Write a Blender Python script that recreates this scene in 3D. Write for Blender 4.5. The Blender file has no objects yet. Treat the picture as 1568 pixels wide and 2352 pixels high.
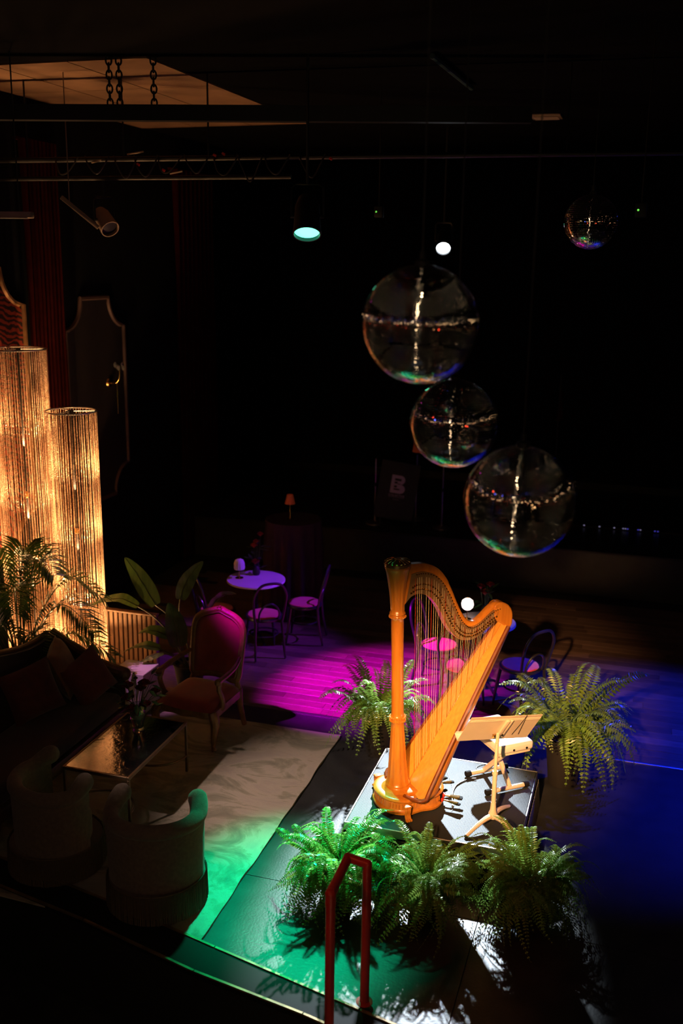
import bpy, bmesh, math, random
import numpy as np
from mathutils import Vector, Matrix, Euler

random.seed(7)
S = bpy.context.scene
COL = S.collection
R = math.radians
PI = math.pi

# ------------------------------------------------------------------ camera
cam_data = bpy.data.cameras.new('camera')
cam = bpy.data.objects.new('camera', cam_data)
COL.objects.link(cam)
cam.matrix_world = Matrix.Translation((0, 0, 4.15)) @ Matrix.Rotation(R(17), 4, 'Z') @ Matrix.Rotation(R(76), 4, 'X') @ Matrix.Rotation(R(0.75), 4, 'Z')
cam_data.sensor_fit = 'AUTO'
cam_data.sensor_width = 36.0
cam_data.lens = 2300 / 2352 * 36.0
cam_data.clip_start = 0.05
cam_data.clip_end = 60
cam_data.dof.use_dof = True
cam_data.dof.focus_distance = 7.2
cam_data.dof.aperture_fstop = 1.3
S.camera = cam

# ------------------------------------------------------------------ world, exposure
w = bpy.data.worlds.new('dark_hall')
S.world = w
w.use_nodes = True
w.node_tree.nodes['Background'].inputs[0].default_value = (0.25, 0.35, 0.8, 1)
w.node_tree.nodes['Background'].inputs[1].default_value = 0.0
S.view_settings.view_transform = 'Standard'
S.view_settings.look = 'None'
S.view_settings.gamma = 1.0
S.view_settings.use_curve_mapping = False
S.view_settings.exposure = 0.0
S.cycles.max_bounces = 6
S.cycles.caustics_reflective = False
S.cycles.caustics_refractive = False
S.cycles.sample_clamp_indirect = 6.0

# ------------------------------------------------------------------ lights (spots sit in the fixtures built further down)
def spot(name, loc, aim, watts, color, half_deg, blend, radius=0.05):
    d = bpy.data.lights.new(name, 'SPOT')
    d.energy = watts
    d.color = color
    d.spot_size = R(2 * half_deg)
    d.spot_blend = blend
    d.shadow_soft_size = radius
    o = bpy.data.objects.new(name, d)
    COL.objects.link(o)
    o.location = loc
    o.rotation_euler = (Vector(aim) - Vector(loc)).to_track_quat('-Z', 'Y').to_euler()
    return o

WHITE_AT, WHITE_AIM = Vector((-2.52, 12.3, 4.34)), Vector((-1.26, 5.95, 0.1))
GREEN_AT, GREEN_AIM = Vector((-2.75, 7.94, 4.39)), Vector((-2.0, 5.62, 0.0))
MAG_AT, MAG_AIM = Vector((-4.95, 6.5, 5.2)), Vector((-2.38, 9.02, 0.0))
BLUE_AT, BLUE_AIM = Vector((1.9, 10.6, 5.0)), Vector((0.2, 8.7, 0.0))
VIO_AT, VIO_AIM = Vector((1.0, 11.2, 5.0)), Vector((-3.6, 9.7, 0.5))
KEY_AT, KEY_AIM = Vector((-0.95, -0.2, 4.5)), Vector((-0.98, 6.6, 1.0))
WASH_AT, WASH_AIM = Vector((-5.3, 2.6, 4.9)), Vector((-2.42, 6.9, 0.0))
RED_AT, RED_AIM = Vector((-3.6, 2.0, 4.6)), Vector((-1.34, 4.6, 0.85))
PINK_AT, PINK_AIM = Vector((-5.95, 5.9, 5.1)), Vector((-4.38, 7.86, 0.42))

def off(p, q, d):
    return p + (q - p).normalized() * d
spot('white_beam', off(WHITE_AT, WHITE_AIM, 0.08), WHITE_AIM, 10500, (0.78, 0.90, 1.0), 8.4, 0.6, 0.06)
spot('green_beam', off(GREEN_AT, GREEN_AIM, 0.08), GREEN_AIM, 3700, (0.0, 1.0, 0.46), 12.0, 1.0, 0.09)
spot('magenta_beam', off(MAG_AT, MAG_AIM, 0.08), MAG_AIM, 11500, (0.74, 0.0, 0.95), 10.8, 0.95, 0.05)
spot('pink_fill_beam', off(PINK_AT, PINK_AIM, 0.08), PINK_AIM, 800, (1.0, 0.35, 0.80), 3.5, 1.0, 0.04)  # added lamp that tints the white cube top, no known fixture
spot('blue_beam', off(BLUE_AT, BLUE_AIM, 0.08), BLUE_AIM, 3000, (0.005, 0.02, 1.0), 22, 1.0, 0.07)
spot('violet_beam', off(VIO_AT, VIO_AIM, 0.08), VIO_AIM, 2300, (0.24, 0.02, 1.0), 9, 1.0, 0.06)
spot('amber_key_beam', off(KEY_AT, KEY_AIM, 0.10), KEY_AIM, 6600, (1.0, 0.48, 0.18), 8.6, 1.0, 0.09)
spot('warm_wash_beam', off(WASH_AT, WASH_AIM, 0.10), WASH_AIM, 1700, (1.0, 0.72, 0.58), 8.5, 1.0, 0.08)
spot('red_beam', off(RED_AT, RED_AIM, 0.08), RED_AIM, 130, (1.0, 0.10, 0.04), 7, 1.0, 0.05)


# ------------------------------------------------------------------ materials
def mat(name, color, rough=0.5, metal=0.0, noise=0.0, nscale=6.0, bump=0.0, bscale=40.0, coat=0.0, spec=0.5,
        emit=None, estr=0.0, trans=0.0, sheen=0.0, stretch=None, color2=None, rnd=0.0):
    m = bpy.data.materials.new(name)
    m.use_nodes = True
    nt = m.node_tree
    b = nt.nodes['Principled BSDF']
    b.inputs['Base Color'].default_value = (*color, 1)
    b.inputs['Roughness'].default_value = rough
    b.inputs['Metallic'].default_value = metal
    b.inputs['Coat Weight'].default_value = coat
    b.inputs['Coat Roughness'].default_value = 0.08
    b.inputs['Specular IOR Level'].default_value = spec
    b.inputs['Transmission Weight'].default_value = trans
    b.inputs['Sheen Weight'].default_value = sheen
    if emit:
        b.inputs['Emission Color'].default_value = (*emit, 1)
        b.inputs['Emission Strength'].default_value = estr
    need = noise or bump or rnd
    if need:
        tc = nt.nodes.new('ShaderNodeTexCoord')
        mp = nt.nodes.new('ShaderNodeMapping')
        nt.links.new(tc.outputs['Object'], mp.inputs[0])
        if stretch:
            mp.inputs['Scale'].default_value = stretch
    if noise or rnd:
        n = nt.nodes.new('ShaderNodeTexNoise')
        n.inputs['Scale'].default_value = nscale
        n.inputs['Detail'].default_value = 6
        nt.links.new(mp.outputs[0], n.inputs['Vector'])
        rp = nt.nodes.new('ShaderNodeMapRange')
        rp.inputs['From Min'].default_value = 0.3
        rp.inputs['From Max'].default_value = 0.7
        nt.links.new(n.outputs['Fac'], rp.inputs['Value'])
        mx = nt.nodes.new('ShaderNodeMix')
        mx.data_type = 'RGBA'
        c2 = color2 or tuple(c * (1 - noise) for c in color)
        mx.inputs['A'].default_value = (*color, 1)
        mx.inputs['B'].default_value = (*c2, 1)
        nt.links.new(rp.outputs[0], mx.inputs['Factor'])
        src = mx.outputs['Result']
        if rnd:
            oi = nt.nodes.new('ShaderNodeObjectInfo')
            hs = nt.nodes.new('ShaderNodeHueSaturation')
            mr = nt.nodes.new('ShaderNodeMapRange')
            mr.inputs['To Min'].default_value = 1 - rnd
            mr.inputs['To Max'].default_value = 1 + rnd
            nt.links.new(oi.outputs['Random'], mr.inputs['Value'])
            nt.links.new(mr.outputs[0], hs.inputs['Value'])
            nt.links.new(src, hs.inputs['Color'])
            src = hs.outputs[0]
        nt.links.new(src, b.inputs['Base Color'])
    if bump:
        n2 = nt.nodes.new('ShaderNodeTexNoise')
        n2.inputs['Scale'].default_value = bscale
        n2.inputs['Detail'].default_value = 4
        nt.links.new(mp.outputs[0], n2.inputs['Vector'])
        bp = nt.nodes.new('ShaderNodeBump')
        bp.inputs['Strength'].default_value = bump
        bp.inputs['Distance'].default_value = 0.01
        nt.links.new(n2.outputs['Fac'], bp.inputs['Height'])
        nt.links.new(bp.outputs[0], b.inputs['Normal'])
    return m

M = {}
M['concrete'] = mat('black_concrete', (0.017, 0.017, 0.019), 0.36, noise=0.55, nscale=5, bump=0.12, bscale=60, spec=0.3, color2=(0.034, 0.035, 0.037))
M['groove'] = mat('joint_dirt', (0.006, 0.006, 0.006), 0.9)
M['plank'] = mat('worn_floor_plank', (0.17, 0.105, 0.075), 0.42, noise=0.5, nscale=5, stretch=(1.2, 9, 9), rnd=0.38, bump=0.05, bscale=30, color2=(0.08, 0.05, 0.038))
M['wall'] = mat('black_wall_paint', (0.006, 0.007, 0.010), 0.9, noise=0.3, bump=0.05, spec=0.1)
M['ceiling'] = mat('lamp_lit_ceiling_board', (0.22, 0.12, 0.06), 0.9, noise=0.35, nscale=2.5)  # tan used only inside the lamp-lit patch of the ceiling
M['ceiling_dark'] = mat('shaded_ceiling_black', (0.003, 0.003, 0.004), 0.95, noise=0.3, spec=0.05)  # near-black paints the shade over the rest of the ceiling
M['black_metal'] = mat('black_metal', (0.008, 0.008, 0.010), 0.5, 0.3, noise=0.2, nscale=20)
M['steel'] = mat('dull_steel', (0.45, 0.44, 0.43), 0.35, 1.0, noise=0.2, nscale=15)
M['brass'] = mat('brass', (0.75, 0.48, 0.18), 0.25, 1.0, noise=0.2, nscale=30)
M['gold_trim'] = mat('worn_brass_edge', (0.30, 0.20, 0.09), 0.55, 0.6, noise=0.6, nscale=9)
M['red_rail'] = mat('red_painted_steel', (0.42, 0.035, 0.02), 0.38, noise=0.35, nscale=7, bump=0.05, bscale=30)
M['rubber'] = mat('black_rubber', (0.01, 0.01, 0.01), 0.75, noise=0.1, spec=0.15)
M['black_cloth'] = mat('black_cloth', (0.012, 0.011, 0.012), 0.9, noise=0.3, nscale=20, sheen=0.2)
M['deck'] = mat('textured_black_deck', (0.042, 0.048, 0.052), 0.47, noise=0.35, nscale=4, spec=0.09)
M['harp_wood'] = mat('amber_maple', (0.66, 0.25, 0.030), 0.30, noise=0.45, nscale=6, stretch=(6, 6, 0.8), coat=0.6, color2=(0.52, 0.17, 0.018))
M['harp_board'] = mat('golden_spruce', (0.86, 0.40, 0.065), 0.38, noise=0.25, nscale=5, stretch=(9, 9, 0.5), coat=0.3, color2=(0.74, 0.31, 0.045))
M['harp_dark'] = mat('reddish_edge_veneer', (0.22, 0.055, 0.012), 0.22, noise=0.4, nscale=8, coat=0.8)
M['string'] = mat('gut_string', (0.90, 0.72, 0.45), 0.4, noise=0.1)
M['string_red'] = mat('red_string', (0.75, 0.06, 0.02), 0.4, noise=0.1)
M['string_black'] = mat('black_string', (0.03, 0.025, 0.03), 0.4, noise=0.1)
M['plate'] = mat('brass_neck_plate', (0.27, 0.16, 0.075), 0.5, 0.4, noise=0.3, nscale=20)
M['cream_metal'] = mat('cream_painted_metal', (0.80, 0.66, 0.52), 0.35, noise=0.12, nscale=5)
M['white_vinyl'] = mat('white_vinyl', (0.85, 0.78, 0.72), 0.35, noise=0.08, nscale=12, bump=0.08, bscale=25)
M['fern'] = mat('fern_green', (0.18, 0.38, 0.075), 0.30, noise=0.5, nscale=9, rnd=0.35, color2=(0.20, 0.28, 0.04))
M['fern_stem'] = mat('fern_stem', (0.10, 0.11, 0.03), 0.5, noise=0.3)
M['fern_dry'] = mat('dry_fern', (0.45, 0.24, 0.05), 0.5, noise=0.3, rnd=0.2)
M['palm'] = mat('palm_green', (0.035, 0.085, 0.016), 0.38, noise=0.5, nscale=4, rnd=0.3, color2=(0.08, 0.12, 0.02))
M['broad_leaf'] = mat('broad_leaf_green', (0.07, 0.14, 0.03), 0.35, noise=0.5, nscale=3, rnd=0.3, bump=0.25, bscale=18, stretch=(14, 1, 1), color2=(0.13, 0.19, 0.04))
M['pot'] = mat('dark_pot', (0.02, 0.018, 0.016), 0.6, noise=0.3)
M['soil'] = mat('potting_soil', (0.02, 0.013, 0.008), 0.95, noise=0.4, bump=0.5)
M['mirror'] = mat('mirror_glass', (0.86, 0.88, 0.90), 0.015, 1.0)
M['bead'] = mat('amber_glass_bead', (0.88, 0.62, 0.42), 0.22, noise=0.25, nscale=30, trans=0.12, spec=0.8)
M['rug'] = None
M['velvet_dark'] = mat('dark_brown_velvet', (0.030, 0.010, 0.010), 0.85, noise=0.3, sheen=0.25)
M['pillow'] = mat('russet_pillow', (0.15, 0.055, 0.03), 0.9, noise=0.35, nscale=14, sheen=0.3)
M['pillow_red'] = mat('wine_pillow', (0.10, 0.015, 0.018), 0.9, noise=0.35, nscale=14, sheen=0.3)
M['dark_wood'] = mat('dark_carved_wood', (0.10, 0.045, 0.02), 0.45, noise=0.5, nscale=16, stretch=(1, 1, 3), coat=0.15)
M['chair_wood'] = mat('carved_walnut', (0.20, 0.09, 0.03), 0.45, noise=0.5, nscale=14, bump=0.3, bscale=45, coat=0.15)
M['red_velvet'] = mat('red_velvet', (0.20, 0.008, 0.016), 0.85, noise=0.3, nscale=8, sheen=0.35)
M['tub_cloth'] = mat('beige_boucle', (0.17, 0.125, 0.10), 0.95, noise=0.3, nscale=40, bump=0.35, bscale=180, sheen=0.2)
M['fringe'] = mat('beige_fringe', (0.12, 0.085, 0.055), 0.95, noise=0.3, nscale=60)
M['table_glass'] = mat('black_hammered_glass', (0.012, 0.011, 0.012), 0.06, noise=0.2, bump=0.22, bscale=28, spec=0.9, coat=1.0)
M['white_plinth'] = mat('white_plinth_paint', (0.62, 0.58, 0.60), 0.6, noise=0.08, nscale=5)
M['slat'] = mat('ribbed_oak_slat', (0.22, 0.13, 0.07), 0.6, noise=0.4, nscale=6, stretch=(6, 6, 1))
M['marble'] = mat('white_marble_top', (0.70, 0.66, 0.68), 0.25, noise=0.18, nscale=3)
M['bentwood'] = mat('black_bentwood', (0.018, 0.017, 0.022), 0.30, noise=0.2, coat=0.4)
M['seat_red'] = mat('raspberry_seat_pad', (0.62, 0.05, 0.12), 0.7, noise=0.2, nscale=9, sheen=0.3)
M['shade_white'] = mat('white_ribbed_shade', (0.75, 0.72, 0.78), 0.5, noise=0.05)
M['shade_lit'] = mat('lit_globe_shade', (0.9, 0.85, 0.8), 0.4, emit=(1.0, 0.80, 0.72), estr=2.2)
M['shade_orange'] = mat('orange_fabric_shade', (0.55, 0.10, 0.03), 0.7, noise=0.2, emit=(0.9, 0.12, 0.03), estr=0.035)
M['rose'] = mat('dark_red_rose', (0.22, 0.012, 0.012), 0.6, noise=0.4, nscale=20)
M['rose_orange'] = mat('rust_red_flower', (0.42, 0.06, 0.02), 0.6, noise=0.4, nscale=20)
M['leaf'] = mat('dark_flower_leaf', (0.03, 0.07, 0.02), 0.4, noise=0.4)
M['crystal'] = mat('cut_crystal', (0.9, 0.95, 1.0), 0.03, trans=0.9, spec=0.8)
M['drape'] = mat('dark_red_drape', (0.030, 0.003, 0.002), 0.95, noise=0.4, nscale=8, spec=0.05)
M['damask'] = None
M['moulding'] = mat('gilt_moulding', (0.40, 0.22, 0.09), 0.45, 0.3, noise=0.4, nscale=10)
M['moulding_dark'] = mat('dull_brown_moulding', (0.09, 0.055, 0.05), 0.6, noise=0.3)
M['panel_dark'] = mat('dark_wall_panel', (0.012, 0.008, 0.009), 0.8, noise=0.4)
M['board'] = mat('black_sign_board', (0.010, 0.010, 0.012), 0.6, noise=0.1)
M['print'] = mat('pale_print', (0.62, 0.50, 0.75), 0.6, noise=0.05)
M['can_grey'] = mat('grey_can_paint', (0.28, 0.20, 0.15), 0.5, noise=0.2)
M['red_tag'] = mat('red_tape', (0.6, 0.03, 0.02), 0.6, noise=0.1)
M['cable'] = mat('black_cable', (0.012, 0.012, 0.012), 0.45, noise=0.1)
M['lens_white'] = mat('white_lens', (0.9, 0.9, 0.9), 0.2, emit=(0.80, 0.92, 1.0), estr=14)
M['lens_green'] = mat('green_lens', (0.3, 0.9, 0.6), 0.2, emit=(0.10, 1.0, 0.55), estr=4.2)
M['lens_blue'] = mat('blue_lens', (0.2, 0.2, 0.9), 0.2, emit=(0.06, 0.10, 1.0), estr=9)
M['lens_magenta'] = mat('magenta_lens', (0.8, 0.2, 0.8), 0.2, emit=(1.0, 0.04, 0.75), estr=4)
M['lens_red'] = mat('red_lens', (0.9, 0.1, 0.05), 0.2, emit=(1.0, 0.06, 0.02), estr=9)
M['lens_warm'] = mat('warm_lens', (0.9, 0.8, 0.6), 0.2, emit=(1.0, 0.72, 0.42), estr=12)
M['bulb_warm'] = mat('warm_bulb', (0.9, 0.7, 0.5), 0.3, emit=(1.0, 0.55, 0.22), estr=6)
M['led_blue'] = mat('blue_led', (0.2, 0.2, 0.9), 0.3, emit=(0.12, 0.10, 1.0), estr=0.5)
M['led_white'] = mat('pale_led', (0.8, 0.8, 0.9), 0.3, emit=(0.6, 0.55, 1.0), estr=0.35)
M['led_green'] = mat('green_led', (0.2, 0.9, 0.2), 0.3, emit=(0.2, 1.0, 0.1), estr=0.8)

def translucent(m, k):
    nt = m.node_tree
    b = nt.nodes['Principled BSDF']
    tr = nt.nodes.new('ShaderNodeBsdfTranslucent')
    mx = nt.nodes.new('ShaderNodeMixShader')
    mx.inputs[0].default_value = k
    src = b.inputs['Base Color'].links[0].from_socket
    nt.links.new(src, tr.inputs['Color'])
    nt.links.new(b.outputs[0], mx.inputs[1])
    nt.links.new(tr.outputs[0], mx.inputs[2])
    nt.links.new(mx.outputs[0], nt.nodes['Material Output'].inputs['Surface'])
for k_, q_ in (('fern', 0.38), ('palm', 0.12), ('broad_leaf', 0.08), ('fern_dry', 0.3)):
    translucent(M[k_], q_)

def rug_material():
    m = mat('marbled_wool_rug', (0.42, 0.36, 0.30), 0.95, bump=0.4, bscale=220)
    nt = m.node_tree
    b = nt.nodes['Principled BSDF']
    tc = nt.nodes.new('ShaderNodeTexCoord')
    mp = nt.nodes.new('ShaderNodeMapping')
    mp.inputs['Scale'].default_value = (0.75, 1.5, 1)
    mp.inputs['Rotation'].default_value = (0, 0, R(28))
    nt.links.new(tc.outputs['Object'], mp.inputs[0])
    n1 = nt.nodes.new('ShaderNodeTexNoise')
    n1.inputs['Scale'].default_value = 1.6
    n1.inputs['Detail'].default_value = 8
    n1.inputs['Roughness'].default_value = 0.62
    n1.inputs['Distortion'].default_value = 2.2
    nt.links.new(mp.outputs[0], n1.inputs['Vector'])
    cr = nt.nodes.new('ShaderNodeValToRGB')
    e = cr.color_ramp.elements
    e[0].position = 0.34
    e[0].color = (0.17, 0.155, 0.13, 1)
    e[1].position = 0.50
    e[1].color = (0.36, 0.31, 0.26, 1)
    k = cr.color_ramp.elements.new(0.44)
    k.color = (0.25, 0.23, 0.18, 1)
    k = cr.color_ramp.elements.new(0.62)
    k.color = (0.31, 0.265, 0.235, 1)
    nt.links.new(n1.outputs['Fac'], cr.inputs[0])
    nt.links.new(cr.outputs[0], b.inputs['Base Color'])
    return m
M['rug'] = rug_material()

def damask_material():
    m = mat('red_damask_paper', (0.20, 0.03, 0.012), 0.7)
    nt = m.node_tree
    b = nt.nodes['Principled BSDF']
    tc = nt.nodes.new('ShaderNodeTexCoord')
    v = nt.nodes.new('ShaderNodeTexVoronoi')
    v.feature = 'SMOOTH_F1'
    v.inputs['Scale'].default_value = 9
    wv = nt.nodes.new('ShaderNodeTexWave')
    wv.wave_type = 'RINGS'
    wv.inputs['Scale'].default_value = 5.5
    wv.inputs['Distortion'].default_value = 9
    wv.inputs['Detail'].default_value = 2
    nt.links.new(tc.outputs['Object'], v.inputs['Vector'])
    nt.links.new(tc.outputs['Object'], wv.inputs['Vector'])
    cr = nt.nodes.new('ShaderNodeValToRGB')
    cr.color_ramp.interpolation = 'CONSTANT'
    cr.color_ramp.elements[0].color = (0.015, 0.006, 0.005, 1)
    cr.color_ramp.elements[1].position = 0.5
    cr.color_ramp.elements[1].color = (0.26, 0.035, 0.012, 1)
    nt.links.new(wv.outputs['Fac'], cr.inputs[0])
    nt.links.new(cr.outputs[0], b.inputs['Base Color'])
    return m
M['damask'] = damask_material()

def deck_material():
    nt = M['deck'].node_tree
    b = nt.nodes['Principled BSDF']
    tc = nt.nodes.new('ShaderNodeTexCoord')
    v = nt.nodes.new('ShaderNodeTexVoronoi')
    v.inputs['Scale'].default_value = 95
    v.inputs['Randomness'].default_value = 0.0
    nt.links.new(tc.outputs['Object'], v.inputs['Vector'])
    bp = nt.nodes.new('ShaderNodeBump')
    bp.inputs['Strength'].default_value = 0.5
    bp.inputs['Distance'].default_value = 0.002
    nt.links.new(v.outputs['Distance'], bp.inputs['Height'])
    nt.links.new(bp.outputs[0], b.inputs['Normal'])
deck_material()

# ------------------------------------------------------------------ mesh builder
class MB:
    def __init__(self):
        self.v = []
        self.f = []

    def add(self, vs, fs):
        k = len(self.v)
        self.v += [tuple(p) for p in vs]
        self.f += [tuple(i + k for i in f) for f in fs]
        return self

    def box(self, c, s, rot=None):
        x, y, z = s[0] / 2, s[1] / 2, s[2] / 2
        vs = [Vector((a * x, b * y, d * z)) for d in (-1, 1) for a, b in ((-1, -1), (1, -1), (1, 1), (-1, 1))]
        if rot is not None:
            m = rot if isinstance(rot, Matrix) else Euler(rot).to_matrix()
            vs = [m @ p for p in vs]
        c = Vector(c)
        return self.add([p + c for p in vs], [(3, 2, 1, 0), (4, 5, 6, 7), (0, 1, 5, 4), (1, 2, 6, 5), (2, 3, 7, 6), (3, 0, 4, 7)])

    def bbox(self, c, s, b=0.01, rot=None, seg=2):
        """box with rounded edges"""
        bm = bmesh.new()
        bmesh.ops.create_cube(bm, size=1)
        for vv in bm.verts:
            vv.co = Vector((vv.co.x * s[0], vv.co.y * s[1], vv.co.z * s[2]))
        bmesh.ops.bevel(bm, geom=bm.edges[:], offset=b, segments=seg, affect='EDGES', profile=0.5)
        m = Euler(rot).to_matrix() if rot is not None and not isinstance(rot, Matrix) else (rot or Matrix.Identity(3))
        bm.verts.index_update()
        self.add([m @ vv.co + Vector(c) for vv in bm.verts], [[q.index for q in f.verts] for f in bm.faces])
        bm.free()
        return self

    def tube(self, path, r, n=8, caps=True, closed=False):
        P = [Vector(p) for p in path]
        N = len(P)
        rs = r if isinstance(r, (list, tuple)) else [r] * N
        T = []
        for i in range(N):
            a = P[(i - 1) % N] if (closed or i > 0) else P[i]
            b = P[(i + 1) % N] if (closed or i < N - 1) else P[i]
            t = (b - a)
            T.append(t.normalized() if t.length > 1e-9 else Vector((0, 0, 1)))
        ref = Vector((0, 0, 1)) if abs(T[0].z) < 0.9 else Vector((1, 0, 0))
        nx = T[0].cross(ref).normalized()
        vs = []
        for i in range(N):
            nx = (nx - T[i] * nx.dot(T[i]))
            nx = nx.normalized() if nx.length > 1e-6 else T[i].orthogonal().normalized()
            ny = T[i].cross(nx)
            for k in range(n):
                a = 2 * PI * k / n
                vs.append(P[i] + (nx * math.cos(a) + ny * math.sin(a)) * rs[i])
        fs = []
        for i in range(N if closed else N - 1):
            j = (i + 1) % N
            for k in range(n):
                l = (k + 1) % n
                fs.append((i * n + k, i * n + l, j * n + l, j * n + k))
        if caps and not closed:
            fs.append(tuple(range(n - 1, -1, -1)))
            fs.append(tuple((N - 1) * n + k for k in range(n)))
        return self.add(vs, fs)

    def lathe(self, prof, n=24, o=(0, 0, 0), mod=None, axis=None, cap=True, arc=None):
        """prof: [(r, z)]; mod(angle, z) scales r; axis: quaternion/matrix"""
        vs, fs = [], []
        full = arc is None
        a0, a1 = (0, 2 * PI) if full else arc
        cols = n if full else n + 1
        for r, z in prof:
            for k in range(cols):
                a = a0 + (a1 - a0) * k / n
                q = r * (mod(a, z) if mod else 1)
                vs.append(Vector((q * math.cos(a), q * math.sin(a), z)))
        for i in range(len(prof) - 1):
            for k in range(n):
                l = (k + 1) % cols
                fs.append((i * cols + k, i * cols + l, (i + 1) * cols + l, (i + 1) * cols + k))
        if cap and full:
            if prof[0][0] > 1e-5:
                fs.append(tuple(range(n - 1, -1, -1)))
            if prof[-1][0] > 1e-5:
                fs.append(tuple((len(prof) - 1) * n + k for k in range(n)))
        if axis is not None:
            m = axis.to_matrix() if hasattr(axis, 'to_matrix') else axis
            vs = [m @ p for p in vs]
        o = Vector(o)
        return self.add([p + o for p in vs], fs)

    def sphere(self, c, r, n=12, m=8, s=(1, 1, 1)):
        prof = [(math.sin(PI * i / m), -math.cos(PI * i / m)) for i in range(m + 1)]
        vs, fs = [], []
        c = Vector(c)
        for pr, pz in prof:
            for k in range(n):
                a = 2 * PI * k / n
                vs.append(c + Vector((pr * math.cos(a) * r * s[0], pr * math.sin(a) * r * s[1], pz * r * s[2])))
        for i in range(m):
            for k in range(n):
                l = (k + 1) % n
                fs.append((i * n + k, i * n + l, (i + 1) * n + l, (i + 1) * n + k))
        return self.add(vs, fs)

    def prism(self, poly, lo, hi, frame=None):
        """polygon in (a, b) extruded along third axis; frame: 3x3 matrix columns a, b, normal"""
        m = frame or Matrix.Identity(3)
        n = len(poly)
        vs = [m @ Vector((a, b, lo)) for a, b in poly] + [m @ Vector((a, b, hi)) for a, b in poly]
        fs = [tuple(range(n - 1, -1, -1)), tuple(range(n, 2 * n))]
        fs += [(i, (i + 1) % n, n + (i + 1) % n, n + i) for i in range(n)]
        return self.add(vs, fs)

    def grid(self, fn, nu, nv, closed_u=False, thick=0.0):
        """fn(u, v) -> point, u,v in 0..1"""
        cu = nu if closed_u else nu + 1
        vs = [Vector(fn(i / nu, j / nv)) for j in range(nv + 1) for i in range(cu)]
        fs = []
        for j in range(nv):
            for i in range(nu):
                k = (i + 1) % cu
                fs.append((j * cu + i, j * cu + k, (j + 1) * cu + k, (j + 1) * cu + i))
        return self.add(vs, fs)

    def mesh(self, name, material=None, smooth=35):
        me = bpy.data.meshes.new(name)
        me.from_pydata([tuple(p) for p in self.v], [], self.f)
        if material:
            me.materials.append(material)
        if smooth:
            me.polygons.foreach_set('use_smooth', [True] * len(me.polygons))
            me.set_sharp_from_angle(angle=R(smooth))
        me.update()
        return me

    def build(self, name, material, parent=None, smooth=35, loc=None, fix=False):
        me = self.mesh(name, material, smooth)
        if fix:
            bm = bmesh.new()
            bm.from_mesh(me)
            bmesh.ops.recalc_face_normals(bm, faces=bm.faces[:])
            bm.to_mesh(me)
            bm.free()
        return link(name, me, parent, loc)

def link(name, data, parent=None, loc=None, rot=None):
    o = bpy.data.objects.new(name, data)
    COL.objects.link(o)
    if parent is not None:
        o.parent = parent
    if loc is not None:
        o.location = loc
    if rot is not None:
        o.rotation_euler = rot
    return o

def tag(o, label=None, cat=None, group=None, kind=None):
    if label:
        o['label'] = label
    if cat:
        o['category'] = cat
    if group:
        o['group'] = group
    if kind:
        o['kind'] = kind
    return o

def thing(name, label, cat, loc=(0, 0, 0), rz=0.0, group=None):
    o = link(name, None, None, loc, (0, 0, rz))
    o.empty_display_size = 0.1
    return tag(o, label, cat, group)

def struct(o):
    o['kind'] = 'structure'
    return o

def copy_tree(o, parent=None):
    c = o.copy()
    COL.objects.link(c)
    if parent is not None:
        c.parent = parent
    for ch in list(o.children):
        copy_tree(ch, c)
    return c

def bez(pts, n=8):
    """Catmull-Rom through points"""
    P = [Vector(p) for p in pts]
    out = []
    for i in range(len(P) - 1):
        p0 = P[max(i - 1, 0)]
        p1, p2 = P[i], P[i + 1]
        p3 = P[min(i + 2, len(P) - 1)]
        for k in range(n):
            t = k / n
            out.append(0.5 * ((2 * p1) + (p2 - p0) * t + (2 * p0 - 5 * p1 + 4 * p2 - p3) * t * t + (3 * p1 - p0 - 3 * p2 + p3) * t ** 3))
    out.append(P[-1])
    return out

# ================================================================== ROOM
X0, X1, Y0, Y1, ZC = -6.2, 5.0, -1.6, 16.5, 5.72
KO = [(X0, 5.745), (-5.6, 5.62), (-2.97, 5.07), (-2.28, 4.90), (-1.28, 4.665), (0.9, 4.15), (X1, 3.18)]
KI = [(X0, 5.48), (-5.6, 5.36), (-3.19, 4.885), (-2.31, 4.665), (-1.575, 4.535), (0.6, 4.03), (X1, 2.98)]
def line_y(pts, x):
    for (xa, ya), (xb, yb) in zip(pts, pts[1:]):
        if xa <= x <= xb:
            return ya + (yb - ya) * (x - xa) / (xb - xa)
    return pts[-1][1]
fl = struct(MB().prism(KI + [(X1, Y1), (X0, Y1)], -0.60, -0.015).build('floor', M['groove'], smooth=0))
fl['label'] = 'black concrete slab floor lit by coloured stage lights'
lo = struct(MB().box(((X0 + X1) / 2, 2.0, -0.68), (X1 - X0 + 0.4, 7.6, 0.11)).build('floor', M['groove'], smooth=0))
lo['label'] = 'unlit lower floor in front of the kerb'
xs = [X0, -3.83, -0.78, 2.27, X1]
for i in range(4):
    a, b = xs[i] + 0.003, xs[i + 1] - 0.003
    MB().box(((a + b) / 2, 5.71 + 1.27, -0.0075), (b - a, 2.534, 0.015)).build('slab', M['concrete'], fl, smooth=0)
    cutx = [a] + [x for x, _ in KO if a < x < b] + [b]
    MB().prism([(x, line_y(KO, x) + 0.002) for x in cutx] + [(b, 5.707), (a, 5.707)], -0.015, 0.0).build('slab', M['concrete'], fl, smooth=0)
    for c, d in ((Y0, 1.1), (1.1, 5.75)):
        MB().box(((a + b) / 2, (c + d) / 2, -0.618), (b - a, d - c - 0.006, 0.018)).build('slab', M['concrete'], lo, smooth=0)
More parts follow.
